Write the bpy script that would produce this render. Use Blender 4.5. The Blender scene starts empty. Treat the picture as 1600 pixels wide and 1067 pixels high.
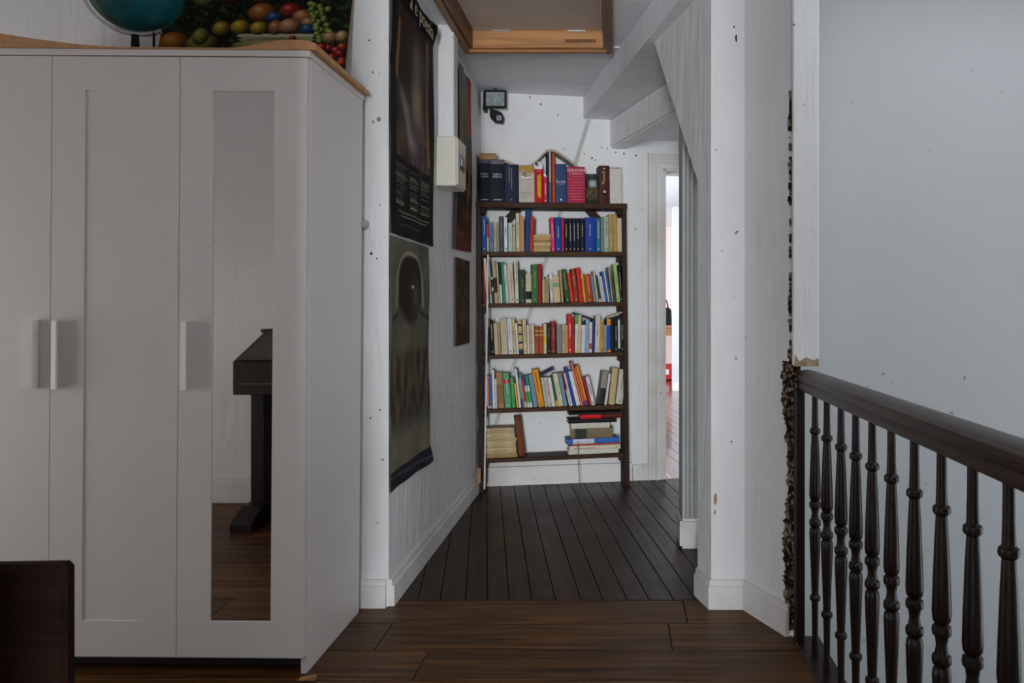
import bpy, bmesh, math, random
import numpy as np
from mathutils import Matrix, Vector, Euler

random.seed(7)
scene = bpy.context.scene
COL = scene.collection
R = math.radians

# ------------------------------------------------------------------ camera, world, lights, exposure
CAM_H, F_PX, PPX, PPY = 1.125, 1206.0, 965.0, 480.0
cam_d = bpy.data.cameras.new('camera')
cam_d.sensor_width = 36.0
cam_d.lens = F_PX / 1600 * 36
cam_d.shift_x = -(PPX - 800) / 1600
cam_d.shift_y = (PPY - 533.5) / 1600
cam_d.clip_start = 0.02
cam_d.dof.use_dof = True
cam_d.dof.focus_distance = 3.6
cam_d.dof.aperture_fstop = 11
cam = bpy.data.objects.new('camera', cam_d)
cam.location = (0, 0, CAM_H)
cam.rotation_euler = (R(90), 0, 0)
COL.objects.link(cam)
scene.camera = cam

world = bpy.data.worlds.new('world')
scene.world = world
world.use_nodes = True
wb = world.node_tree.nodes['Background']
wb.inputs['Color'].default_value = (0.9, 0.95, 1.0, 1)
wb.inputs['Strength'].default_value = 0.6


def area(name, loc, rot, sx, sy, watts, col):
    l = bpy.data.lights.new(name, 'AREA')
    l.shape = 'RECTANGLE'
    l.size, l.size_y, l.energy, l.color = sx, sy, watts, col
    o = bpy.data.objects.new(name, l)
    o.location, o.rotation_euler = loc, rot
    COL.objects.link(o)
    return o


# daylight in the window behind the camera and in the far room's window; added fill lights for stairwell and far end
area('rear_window_daylight', (-0.32, -4.44, 1.05), (R(90), 0, 0), 0.80, 1.8, 430, (0.94, 0.97, 1.0))
area('side_window_daylight', (-3.36, 1.78, 0.85), (0, R(-90), 0), 1.3, 1.0, 17, (1.0, 0.94, 0.94))
area('stair_fill_top', (1.45, 2.0, 2.47), (0, 0, 0), 1.3, 1.0, 8, (0.95, 0.98, 1.0))  # added fill from above to brighten the stair wall and railing
area('stair_fill_side', (2.56, 1.6, 0.55), (0, R(90), 0), 1.8, 0.9, 13, (0.95, 0.98, 1.0))  # added fill from the right for the lower part of the stair wall
area('far_window_daylight', (-1.44, 8.2, 1.5), (0, R(-90), 0), 1.7, 3.0, 260, (0.93, 0.94, 1.0))
area('far_end_fill', (2.86, 11.9, 1.5), (0, R(90), 0), 1.4, 1.6, 90, (1.0, 0.96, 0.95))  # added fill for the dark space behind the far white wall

scene.view_settings.view_transform = 'Standard'
scene.view_settings.look = 'None'
scene.view_settings.exposure = 0.0
scene.view_settings.gamma = 1.0
scene.view_settings.use_curve_mapping = False


# ------------------------------------------------------------------ helpers
def lin(c):
    if isinstance(c, str):
        c = [int(c[i:i + 2], 16) / 255 for i in (0, 2, 4)]
    return tuple((x / 12.92 if x <= 0.04045 else ((x + 0.055) / 1.055) ** 2.4) for x in c[:3])


def at(px, py, Y):
    """world point at depth Y seen at a given place of the 1600x1067 frame"""
    return Vector(((px - PPX) / F_PX * Y, Y, CAM_H - (py - PPY) / F_PX * Y))


def on_plane(px, py, S, y0):
    """local (x, z) of frame S on its plane y = y0"""
    Si = S.inverted()
    o = Si @ Vector((0, 0, CAM_H))
    d = Si.to_3x3() @ Vector(((px - PPX) / F_PX, 1, -(py - PPY) / F_PX))
    t = (y0 - o.y) / d.y
    p = o + d * t
    return p.x, p.z


class MB:
    def __init__(self):
        self.v, self.f, self.m, self.smooth = [], [], [], False

    def add(self, vs, fs):
        n = len(self.v)
        self.v += [tuple(p) for p in vs]
        self.f += [tuple(i + n for i in q) for q in fs]
        return self

    def box(self, x0, x1, y0, y1, z0, z1, M=None):
        vs = [Vector(p) for p in ((x0, y0, z0), (x1, y0, z0), (x1, y1, z0), (x0, y1, z0),
                                  (x0, y0, z1), (x1, y0, z1), (x1, y1, z1), (x0, y1, z1))]
        if M: vs = [M @ p for p in vs]
        return self.add(vs, [(0, 3, 2, 1), (4, 5, 6, 7), (0, 1, 5, 4), (1, 2, 6, 5), (2, 3, 7, 6), (3, 0, 4, 7)])

    def prism(self, poly, z0, z1, axis='z'):
        """polygon (counter-clockwise seen from +axis) extruded along z, x or y"""
        n = len(poly)
        def mk(p, h):
            if axis == 'z': return (p[0], p[1], h)
            if axis == 'x': return (h, p[0], p[1])
            return (p[0], h, p[1])
        vs = [mk(p, z0) for p in poly] + [mk(p, z1) for p in poly]
        fs = [tuple(range(n))[::-1], tuple(range(n, 2 * n))]
        fs += [(i, (i + 1) % n, n + (i + 1) % n, n + i) for i in range(n)]
        return self.add(vs, fs)

    def lathe(self, prof, seg=16, c=(0, 0, 0), M=None):
        vs = []
        for r, z in prof:
            for k in range(seg):
                a = 2 * math.pi * k / seg
                p = Vector((c[0] + r * math.cos(a), c[1] + r * math.sin(a), c[2] + z))
                vs.append(M @ p if M else p)
        fs = []
        for i in range(len(prof) - 1):
            for k in range(seg):
                a, b = i * seg + k, i * seg + (k + 1) % seg
                fs.append((a, b, b + seg, a + seg))
        fs.append(tuple(range(seg))[::-1])
        fs.append(tuple(range((len(prof) - 1) * seg, len(prof) * seg)))
        return self.add(vs, fs)

    def tube(self, pts, r, seg=8):
        pts = [Vector(p) for p in pts]
        vs = []
        for i, p in enumerate(pts):
            t = (pts[min(i + 1, len(pts) - 1)] - pts[max(i - 1, 0)]).normalized()
            a = t.orthogonal() if abs(t.z) > .95 else t.cross(Vector((0, 0, 1)))
            a.normalize(); b = t.cross(a)
            rr = r[i] if isinstance(r, (list, tuple)) else r
            for k in range(seg):
                an = 2 * math.pi * k / seg
                vs.append(p + (a * math.cos(an) + b * math.sin(an)) * rr)
        fs = []
        for i in range(len(pts) - 1):
            for k in range(seg):
                a, b = i * seg + k, i * seg + (k + 1) % seg
                fs.append((a, a + seg, b + seg, b))
        fs.append(tuple(range(seg)))
        fs.append(tuple(range((len(pts) - 1) * seg, len(pts) * seg))[::-1])
        return self.add(vs, fs)

    def build(self, name, mat=None, parent=None, bevel=0, smooth=False, seg=1):
        me = bpy.data.meshes.new(name)
        me.from_pydata(self.v, [], self.f)
        bm = bmesh.new(); bm.from_mesh(me)
        bmesh.ops.recalc_face_normals(bm, faces=bm.faces)
        if bevel:
            es = [e for e in bm.edges if len(e.link_faces) == 2 and e.calc_face_angle(0) > 0.5]
            bmesh.ops.bevel(bm, geom=es, offset=bevel, segments=seg, affect='EDGES', clamp_overlap=True)
        bm.to_mesh(me); bm.free()
        if smooth:
            me.polygons.foreach_set('use_smooth', [True] * len(me.polygons))
            me.set_sharp_from_angle(angle=R(38))
        if mat: me.materials.append(mat)
        o = bpy.data.objects.new(name, me)
        COL.objects.link(o)
        if parent: o.parent = parent
        return o


def box(name, x0, x1, y0, y1, z0, z1, mat, parent=None, bevel=0, M=None):
    return MB().box(x0, x1, y0, y1, z0, z1, M).build(name, mat, parent, bevel)


def tag(o, label=None, cat=None, group=None, kind=None):
    if label: o['label'] = label
    if cat: o['category'] = cat
    if group: o['group'] = group
    if kind: o['kind'] = kind
    return o


def empty(name, loc=(0, 0, 0), rot=(0, 0, 0)):
    o = bpy.data.objects.new(name, None)
    o.empty_display_size = .05
    o.location, o.rotation_euler = loc, rot
    COL.objects.link(o)
    return o


def clip_poly(poly, a, b):
    """keep the part of a polygon on the left of the line a->b"""
    out = []
    def side(p): return (b[0] - a[0]) * (p[1] - a[1]) - (b[1] - a[1]) * (p[0] - a[0])
    for i in range(len(poly)):
        p, q = poly[i], poly[(i + 1) % len(poly)]
        sp, sq = side(p), side(q)
        if sp >= 0: out.append(p)
        if (sp > 0 and sq < 0) or (sp < 0 and sq > 0):
            t = sp / (sp - sq)
            out.append((p[0] + (q[0] - p[0]) * t, p[1] + (q[1] - p[1]) * t))
    return out


def clip_convex(poly, region):
    for i in range(len(region)):
        poly = clip_poly(poly, region[i], region[(i + 1) % len(region)])
        if len(poly) < 3: return []
    return poly


# ------------------------------------------------------------------ materials
def new_mat(name):
    m = bpy.data.materials.new(name); m.use_nodes = True
    nt = m.node_tree
    return m, nt, nt.nodes['Principled BSDF'], nt.nodes, nt.links


def ramp(N, a, ca, b, cb):
    r = N.new('ShaderNodeValToRGB')
    r.color_ramp.elements[0].position, r.color_ramp.elements[1].position = a, b
    r.color_ramp.elements[0].color, r.color_ramp.elements[1].color = (*ca, 1), (*cb, 1)
    return r


_simple = {}
def simple(name, col, rough=.5, var=.12, scale=30, bump=0, metal=0, spec=.5, coat=0, stretch=None):
    """one colour with a little procedural unevenness"""
    key = (name, str(col), rough, var, scale, metal)
    if key in _simple: return _simple[key]
    m, nt, B, N, L = new_mat(name)
    c = lin(col)
    tc = N.new('ShaderNodeTexCoord'); mp = N.new('ShaderNodeMapping')
    if stretch: mp.inputs['Scale'].default_value = stretch
    no = N.new('ShaderNodeTexNoise'); no.inputs['Scale'].default_value = scale; no.inputs['Detail'].default_value = 4
    L.new(tc.outputs['Object'], mp.inputs['Vector']); L.new(mp.outputs['Vector'], no.inputs['Vector'])
    rp = ramp(N, .3, tuple(x * (1 - var) for x in c), .7, tuple(min(1, x * (1 + var)) for x in c))
    L.new(no.outputs['Fac'], rp.inputs['Fac']); L.new(rp.outputs['Color'], B.inputs['Base Color'])
    B.inputs['Roughness'].default_value = rough
    B.inputs['Metallic'].default_value = metal
    B.inputs['Specular IOR Level'].default_value = spec
    B.inputs['Coat Weight'].default_value = coat
    if bump:
        bp = N.new('ShaderNodeBump'); bp.inputs['Strength'].default_value = bump; bp.inputs['Distance'].default_value = .01
        L.new(no.outputs['Fac'], bp.inputs['Height']); L.new(bp.outputs['Normal'], B.inputs['Normal'])
    _simple[key] = m
    return m


def plaster(name, col, stain, stain_amt=.35, speck=.75, bump=.6):
    """old painted plaster: cloudy stains, knife marks, small dark nail holes and chips"""
    m, nt, B, N, L = new_mat(name)
    tc = N.new('ShaderNodeTexCoord')
    n1 = N.new('ShaderNodeTexNoise'); n1.inputs['Scale'].default_value = 1.7; n1.inputs['Detail'].default_value = 8; n1.inputs['Roughness'].default_value = .65
    n2 = N.new('ShaderNodeTexNoise'); n2.inputs['Scale'].default_value = 14; n2.inputs['Detail'].default_value = 6
    mp = N.new('ShaderNodeMapping'); mp.inputs['Scale'].default_value = (9, 9, 2.0)
    n3 = N.new('ShaderNodeTexNoise'); n3.inputs['Scale'].default_value = 1.6; n3.inputs['Detail'].default_value = 5; n3.inputs['Distortion'].default_value = .8
    vo = N.new('ShaderNodeTexVoronoi'); vo.inputs['Scale'].default_value = 13; vo.inputs['Randomness'].default_value = 1
    for n in (n1, n2, vo): L.new(tc.outputs['Object'], n.inputs['Vector'])
    L.new(tc.outputs['Object'], mp.inputs['Vector']); L.new(mp.outputs['Vector'], n3.inputs['Vector'])
    c, s = lin(col), lin(stain)
    r1 = ramp(N, .42, (0, 0, 0), .75, (1, 1, 1))
    L.new(n1.outputs['Fac'], r1.inputs['Fac'])
    mul = N.new('ShaderNodeMath'); mul.operation = 'MULTIPLY'; mul.inputs[1].default_value = stain_amt
    L.new(r1.outputs['Color'], mul.inputs[0])
    mx = N.new('ShaderNodeMix'); mx.data_type = 'RGBA'
    mx.inputs['A'].default_value = (*c, 1); mx.inputs['B'].default_value = (*s, 1)
    L.new(mul.outputs[0], mx.inputs['Factor'])
    # specks: inside a small radius of scattered cell points
    rs = ramp(N, .045, (1, 1, 1), .075, (0, 0, 0)); L.new(vo.outputs['Distance'], rs.inputs['Fac'])
    gate = ramp(N, .46, (0, 0, 0),   .52, (1, 1, 1)); L.new(n2.outputs['Fac'], gate.inputs['Fac'])
    m2 = N.new('ShaderNodeMath'); m2.operation = 'MULTIPLY'; L.new(rs.outputs['Color'], m2.inputs[0]); L.new(gate.outputs['Color'], m2.inputs[1])
    m3 = N.new('ShaderNodeMath'); m3.operation = 'MULTIPLY'; m3.inputs[1].default_value = speck; L.new(m2.outputs[0], m3.inputs[0])
    mx2 = N.new('ShaderNodeMix'); mx2.data_type = 'RGBA'; mx2.inputs['B'].default_value = (.09, .07, .05, 1)
    L.new(mx.outputs['Result'], mx2.inputs['A']); L.new(m3.outputs[0], mx2.inputs['Factor'])
    L.new(mx2.outputs['Result'], B.inputs['Base Color'])
    B.inputs['Roughness'].default_value = .62
    B.inputs['Specular IOR Level'].default_value = .3
    ad = N.new('ShaderNodeMath'); ad.operation = 'MULTIPLY_ADD'; ad.inputs[1].default_value = .45
    L.new(n2.outputs['Fac'], ad.inputs[0]); L.new(n3.outputs['Fac'], ad.inputs[2])
    bp = N.new('ShaderNodeBump'); bp.inputs['Strength'].default_value = bump; bp.inputs['Distance'].default_value = .012
    L.new(ad.outputs[0], bp.inputs['Height']); L.new(bp.outputs['Normal'], B.inputs['Normal'])
    return m


def wood(name, dark, light, rot=0.0, rough=.35, along='x', scale=1.0, coat=0.0, spec=.5):
    """planks: grain stretched along one axis, a tint of its own for each object"""
    m, nt, B, N, L = new_mat(name)
    tc = N.new('ShaderNodeTexCoord'); oi = N.new('ShaderNodeObjectInfo')
    m1 = N.new('ShaderNodeMapping'); m1.inputs['Rotation'].default_value = (0, 0, rot)
    m2 = N.new('ShaderNodeMapping')
    m2.inputs['Scale'].default_value = {'x': (1.2, 26, 26), 'y': (26, 1.2, 26), 'z': (26, 26, 1.2)}[along]
    L.new(tc.outputs['Object'], m1.inputs['Vector'])
    cb = N.new('ShaderNodeVectorMath'); cb.operation = 'MULTIPLY_ADD'
    cb.inputs[1].default_value = (1, 1, 1)
    sc = N.new('ShaderNodeVectorMath'); sc.operation = 'SCALE'; sc.inputs[0].default_value = (7.3, 3.1, 5.7)
    L.new(oi.outputs['Random'], sc.inputs['Scale'])
    L.new(m1.outputs['Vector'], cb.inputs[0]); L.new(sc.outputs['Vector'], cb.inputs[2])
    L.new(cb.outputs['Vector'], m2.inputs['Vector'])
    n1 = N.new('ShaderNodeTexNoise'); n1.inputs['Scale'].default_value = 1.6 * scale; n1.inputs['Detail'].default_value = 7; n1.inputs['Distortion'].default_value = 1.1
    L.new(m2.outputs['Vector'], n1.inputs['Vector'])
    d, l = lin(dark), lin(light)
    r = ramp(N, .3, d, .72, l); L.new(n1.outputs['Fac'], r.inputs['Fac'])
    hsv = N.new('ShaderNodeHueSaturation')
    mr = N.new('ShaderNodeMapRange'); mr.inputs['To Min'].default_value = .72; mr.inputs['To Max'].default_value = 1.25
    L.new(oi.outputs['Random'], mr.inputs['Value']); L.new(mr.outputs['Result'], hsv.inputs['Value'])
    L.new(r.outputs['Color'], hsv.inputs['Color'])
    L.new(hsv.outputs['Color'], B.inputs['Base Color'])
    nr = N.new('ShaderNodeTexNoise'); nr.inputs['Scale'].default_value = 5; nr.inputs['Detail'].default_value = 5
    L.new(tc.outputs['Object'], nr.inputs['Vector'])
    mr2 = N.new('ShaderNodeMapRange'); mr2.inputs['To Min'].default_value = rough * .75; mr2.inputs['To Max'].default_value = rough * 1.35
    L.new(nr.outputs['Fac'], mr2.inputs['Value']); L.new(mr2.outputs['Result'], B.inputs['Roughness'])
    B.inputs['Coat Weight'].default_value = coat; B.inputs['Specular IOR Level'].default_value = spec
    bp = N.new('ShaderNodeBump'); bp.inputs['Strength'].default_value = .35; bp.inputs['Distance'].default_value = .004
    L.new(n1.outputs['Fac'], bp.inputs['Height']); L.new(bp.outputs['Normal'], B.inputs['Normal'])
    return m


def vcol_mat(name, rough=.75, spec=.15):
    m, nt, B, N, L = new_mat(name)
    a = N.new('ShaderNodeVertexColor'); a.layer_name = 'Col'
    L.new(a.outputs['Color'], B.inputs['Base Color'])
    B.inputs['Roughness'].default_value = rough
    B.inputs['Specular IOR Level'].default_value = spec
    return m


YAW = R(9.7)
M_WALL = plaster('white_plaster', 'e2e3e4', 'c4c2be', .35)
M_WALL2 = plaster('stair_plaster', 'c6cacd', 'babdc0', .3, .35, .15)
M_CEIL = plaster('ceiling_plaster', 'e9eaee', 'b6b6ba', .5, .2, .25)
M_TRIM = plaster('trim_paint', 'dedddb', '9c8c76', .6, .9, .2)
M_WARD = simple('white_laminate', 'd6d1cc', .38, .015, 60)
M_MIRROR = simple('mirror_glass', 'dad6d2', .02, .0, 3, metal=1)
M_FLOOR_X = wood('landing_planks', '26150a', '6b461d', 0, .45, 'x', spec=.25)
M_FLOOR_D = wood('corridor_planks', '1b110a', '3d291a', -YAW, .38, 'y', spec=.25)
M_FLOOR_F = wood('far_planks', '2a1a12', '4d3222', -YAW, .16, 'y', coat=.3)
M_GAP = simple('dark_gap', '0c0907', .9, .1)
M_RAIL = wood('railing_wood', '0d0704', '21110a', 0, .34, 'z', 1.5, spec=.3)
M_HANDRAIL = wood('handrail_wood', '1a0e07', '3f2412', 0, .32, 'y', 1.5, spec=.35)
M_SHELF = wood('shelf_wood', '26150b', '523319', -YAW, .55, 'x', 1.4, spec=.2)
M_POST = wood('shelf_post_wood', '1a0e08', '3a2213', 0, .55, 'z', 1.4, spec=.2)
M_PINE = wood('pine_wood', '8a5a2e', 'c08a50', 0, .45, 'x', .8)
M_PINE_Y = wood('pine_wood_side', '5f3d20', '94683c', 0, .45, 'y', .8)
M_BLACK = simple('black_plastic', '0c0c0d', .5, .1, spec=.2)
M_PAGES = simple('book_pages', 'c9b895', .8, .12, 60, stretch=(8, .3, .3))
M_DESK = wood('black_desk_wood', '0c0806', '1c120c', 0, .45, 'z', spec=.3)

# ------------------------------------------------------------------ the place: floor
CEIL = 2.48
BW_O = Vector((-0.86, 4.86, 0))                     # corner of the back wall with the left wall
UX, UY = math.cos(YAW), math.sin(YAW)
def bw(u, n=0.0):                                   # plan point: u along the back wall, n in front of it
    return (BW_O.x + u * UX + n * UY, BW_O.y + u * UY - n * UX)

floor = MB().prism([(-3.4, -4.5), (.6, -4.5), (.6, 2.95), (1.4, 2.95), (1.4, 5.3), (-.95, 4.95), (-.95, 3.0), (-3.4, 3.0)], -.16, -.014)
floor.prism([bw(.95, -.01), bw(3.6, -.01), (3.2, 13.2), (-.4, 13.2)], -.16, -.014)
floor = floor.build('floor', M_GAP)
tag(floor, 'dark brown worn wooden plank floor of landing and corridor', 'floor', kind='structure')

def plank(poly, mat):
    """one floor board: the polygon shrunk a little towards its middle, with chamfered top"""
    cx = sum(p[0] for p in poly) / len(poly); cy = sum(p[1] for p in poly) / len(poly)
    h = random.uniform(-.0006, .0004)
    b = MB().prism(poly, -.018, h)
    o = b.build('plank', mat, floor, bevel=.0008)
    return o

# landing boards run across, butt joints staggered
edges = [2.965, 2.75, 2.53, 2.33]
y = 2.33
while y > -4.3:
    y -= random.uniform(.19, .225); edges.append(y)
joints0 = [[-2.3, .25], [-2.6, -.80, .18], [-1.9, -.62], [-2.5, -.1]]
for i in range(len(edges) - 1):
    y1, y0 = edges[i] - .0024, edges[i + 1] + .0024
    js = joints0[i] if i < 4 else sorted(random.uniform(-3.0, .2) for _ in range(2))
    xs = [-3.4] + js + [.598]
    for a, b in zip(xs[:-1], xs[1:]):
        if b - a < .05: continue
        sk = random.uniform(-.0025, .0025)
        plank([(a + .0016, y0 - sk), (b - .0016, y0 + sk), (b - .0016, y1 + sk), (a + .0016, y1 - sk)], M_FLOOR_X)
# corridor boards run away from the landing, square to the back wall
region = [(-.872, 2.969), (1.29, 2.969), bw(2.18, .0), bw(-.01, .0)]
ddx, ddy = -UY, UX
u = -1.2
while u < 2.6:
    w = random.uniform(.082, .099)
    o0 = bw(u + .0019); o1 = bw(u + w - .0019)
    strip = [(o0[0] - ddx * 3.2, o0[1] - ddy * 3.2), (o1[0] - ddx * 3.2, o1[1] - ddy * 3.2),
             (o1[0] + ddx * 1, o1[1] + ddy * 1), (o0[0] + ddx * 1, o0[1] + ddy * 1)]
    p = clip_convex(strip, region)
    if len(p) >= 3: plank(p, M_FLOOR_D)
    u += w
# boards of the room beyond the door
region = [bw(1.0, -.002), bw(2.6, -.002), (2.2, 13.0), (-.2, 13.0)]
u = .2
while u < 3.6:
    w = random.uniform(.085, .10)
    o0 = bw(u + .0019); o1 = bw(u + w - .0019)
    strip = [(o0[0], o0[1]), (o1[0], o1[1]), (o1[0] + ddx * 9, o1[1] + ddy * 9), (o0[0] + ddx * 9, o0[1] + ddy * 9)]
    p = clip_convex(strip, region)
    if len(p) >= 3: plank(p, M_FLOOR_F)
    u += w

# ------------------------------------------------------------------ walls
def struct(o, label, cat): return tag(o, label, cat, kind='structure')

struct(box('wall_wardrobe', -3.4, -.86, 2.90, 3.05, 0, CEIL, M_WALL), 'white plaster wall strip beside and above the white wardrobe', 'wall')
struct(MB().prism([(-1.0, 3.05), (-.86, 3.05), (-.86, 4.86), (-.86, 5.0), (-1.0, 5.0)], 0, CEIL).build('wall_left', M_WALL),
       'uneven white corridor wall on the left, hung with posters', 'wall')

# back wall with a doorway, lies askew
DU0, DU1, DH = 1.172, 1.95, 2.03
def slab(b, u0, u1, n0, n1, z0, z1):
    b.prism([bw(u0, n1), bw(u1, n1), bw(u1, n0), bw(u0, n0)], z0, z1)
    return b
b = MB()
slab(b, -.2, DU0, -.16, 0, 0, CEIL); slab(b, DU1, 4.2, -.16, 0, 0, CEIL); slab(b, DU0, DU1, -.16, 0, DH, CEIL)
struct(b.build('wall_back', M_WALL), 'white wall behind the bookcase at the end of the corridor', 'wall')

# right of the corridor: pier with bevelled corner, rubble showing at its end
PIER = [(.350, 2.887), (.475, 2.887), (.588, 2.640), (.625, 2.665), (.66, 3.02), (.313, 3.02)]
pier = MB().prism(PIER, 0, CEIL).build('wall_right', M_WALL)
struct(pier, 'white plaster pier with bevelled corner beside the stair railing', 'wall')
# slanting gusset above, behind the pier
def gp(Y): return .350 - .28 * (Y - 2.887)
gus = MB()
prof = [(2.96, 1.50), (3.005, 1.598), (3.54, 2.34), (2.96, 2.34)]
vs = [(gp(Y), Y, z) for Y, z in prof] + [(gp(Y) + .10, Y, z) for Y, z in prof]
gus.add(vs, [(0, 1, 2, 3), (7, 6, 5, 4), (0, 4, 5, 1), (1, 5, 6, 2), (2, 6, 7, 3), (3, 7, 4, 0)])
struct(gus.build('wall_gusset', M_WALL), 'slanting plastered wedge under the beams above the corridor', 'wall')
# fluted pier further back
fl = MB()
pts = []
n = 60
for i in range(n + 1):
    x = .302 + .12 * i / n
    t = i / n
    d = 0
    if .12 < t < .95:
        ph = ((t - .12) / .83 * 5) % 1
        d = .012 * math.sin(ph * math.pi)
    pts.append((x, 3.60 + d))
poly = pts + [(.62, 3.60), (.62, 3.80), (.302, 3.80)]
fl.prism(poly, .13, 2.2)
flo = fl.build('trim_1', simple('shaded_casing_paint', 'a9acab', .55, .06, 8), smooth=False)  # grey tone puts the shade behind the pier into the colour
struct(flo, 'fluted door casing, coloured grey for shade, half hidden behind the white pier', 'door casing')
MB().prism([(.290, 3.585), (.63, 3.585), (.63, 3.81), (.290, 3.81)], 0, .14).build('plinth', M_TRIM, flo, bevel=.012, seg=2)
struct(MB().prism([(.62, 3.08), (.74, 3.08), (.74, 3.70), (.62, 3.70)], 0, CEIL).build('wall_recess', M_WALL), 'white wall of the recess behind the pier', 'wall')
struct(box('wall_corridor_end', 1.3, 1.42, 3.6, 5.3, 0, CEIL, M_WALL), 'white wall right of the corridor door', 'wall')
struct(box('wall_corridor_side', .74, 1.42, 3.62, 3.72, 0, CEIL, M_WALL), 'white cross wall behind the fluted casing', 'wall')

# post above the handrail, stair wall, rest of the landing shell
struct(box('trim_2', .596, .686, 2.625, 2.74, .925, CEIL, M_WALL, bevel=.004), 'white painted post above the end of the handrail', 'post')
struct(box('wall_stair', .60, 2.7, 2.90, 3.05, -2.6, CEIL, M_WALL2), 'smooth grey-white stairwell wall behind the railing', 'wall')
struct(box('wall_stair_below', .50, .60, -4.5, 2.9, -2.6, -.165, M_WALL2), 'wall below the landing edge', 'wall')
b = MB(); b.box(2.6, 2.72, -4.5, 1.15, -2.6, CEIL); b.box(2.6, 2.72, 2.05, 2.9, -2.6, CEIL); b.box(2.6, 2.72, 1.15, 2.05, -2.6, -.35); b.box(2.6, 2.72, 1.15, 2.05, 1.45, CEIL)  # opening made for the added stair fill light
struct(b.build('wall_outer', M_WALL2), 'outer stairwell wall with an opening for the added stair light', 'wall')
struct(box('floor_lower', .5, 2.72, -4.5, 3.0, -2.7, -2.6, M_FLOOR_X), 'lower floor at the foot of the stairwell', 'floor')
b = MB()
b.box(-.9, -.74, -4.6, -4.5, 0, CEIL); b.box(-.74, .10, -4.6, -4.5, 0, .10); b.box(-.74, .10, -4.6, -4.5, 2.0, CEIL); b.box(.10, 2.72, -4.6, -4.5, -2.6, CEIL)
struct(b.build('wall_rear', M_WALL), 'wall with a window behind the camera', 'wall')
PART_X = -.655
struct(box('wall_shade_right', .05, 2.6, -.62, -.50, -2.6, CEIL, M_WALL), 'unseen wall added behind the camera to shade the pier', 'wall')  # unseen blocker added to keep rear light off pier and stair wall
struct(box('wall_opposite', -3.4, PART_X, .10, .25, 0, CEIL, M_WALL), 'pitted white wall opposite the wardrobe, seen in its mirror', 'wall')
struct(box('wall_passage', PART_X - .1, PART_X, -4.5, .10, 0, CEIL, M_WALL), 'wall left of the camera', 'wall')
b = MB(); b.box(-3.5, -3.4, .1, 1.25, 0, CEIL); b.box(-3.5, -3.4, 2.32, 3.05, 0, CEIL); b.box(-3.5, -3.4, 1.25, 2.32, 0, .18); b.box(-3.5, -3.4, 1.25, 2.32, 1.52, CEIL)
struct(b.build('wall_far_left', M_WALL), 'wall at the far left of the landing', 'wall')

# ceiling with the hatch opening, lower ceilings to the right, two beams
HX0, HX1, HY0, HY1 = -.775, -.045, 2.98, 4.00
b = MB()
b.box(-3.5, HX0, -4.6, 5.2, CEIL, CEIL + .12); b.box(HX1, .8, -4.6, 5.6, CEIL, CEIL + .12); b.box(2.1, 2.72, -4.6, 5.6, CEIL, CEIL + .12); b.box(.8, 2.1, -4.6, 1.5, CEIL, CEIL + .12); b.box(.8, 2.1, 2.5, 5.6, CEIL, CEIL + .12)  # gap over the stairs left for the added fill light
b.box(HX0, HX1, -4.6, HY0, CEIL, CEIL + .12); b.box(HX0, HX1, HY1, 5.2, CEIL, CEIL + .12)
struct(b.build('ceiling', M_CEIL), 'grey-white stained plaster ceiling around the hatch', 'ceiling')
def bl(Y): return -.217 - .24 * (Y - 4.95)
struct(MB().prism([(bl(2.95), 2.95), (1.4, 2.95), (1.4, 5.3), (bl(5.05), 5.05)], 2.338, CEIL - .001).build('ceiling_lower', M_CEIL, bevel=.004),
       'lower ceiling step with its white edge right of the hatch', 'ceiling')
def b2(Y): return -.05 - .372 * (Y - 5.0)
struct(MB().prism([(b2(3.5) , 3.5), (b2(3.5) + .105, 3.5), (b2(5.02) + .105, 5.06), (b2(5.02), 5.02)], 2.152, 2.345).build('trim_3', M_WALL, bevel=.012, seg=2),
       'white boxed beam crossing under the lower ceiling', 'beam')
struct(MB().prism([(b2(3.5) + .08, 3.5), (1.4, 3.5), (1.4, 5.3), (b2(5.02) + .08, 5.06)], 2.215, 2.34).build('ceiling_corner', M_CEIL),
       'lowest ceiling corner above the door', 'ceiling')

# baseboards
def board(name, pts, z0, z1, t, label, mat=M_TRIM, bevel=.004, inset=None):
    """a baseboard run along plan points, thickness t to the right of the run, with a stepped top"""
    b = MB()
    def off(i, d):
        p = Vector(pts[i]); dirs = []
        if i > 0: dirs.append((Vector(pts[i]) - Vector(pts[i - 1])).normalized())
        if i < len(pts) - 1: dirs.append((Vector(pts[i + 1]) - Vector(pts[i])).normalized())
        nn = [Vector((q.y, -q.x)) for q in dirs]
        m = sum(nn, Vector((0, 0))).normalized()
        return p + m * d / max(.3, m.dot(nn[0]))
    for d, za, zb in ((t, z0, z1 - .022), (t * .55, z1 - .022, z1)):
        for i in range(len(pts) - 1):
            poly = [off(i, d), off(i + 1, d), pts[i + 1], pts[i]]
            b.prism([tuple(q) for q in poly], za, zb)
    o = b.build(name, mat, bevel=0)
    return struct(o, label, 'baseboard')

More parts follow.
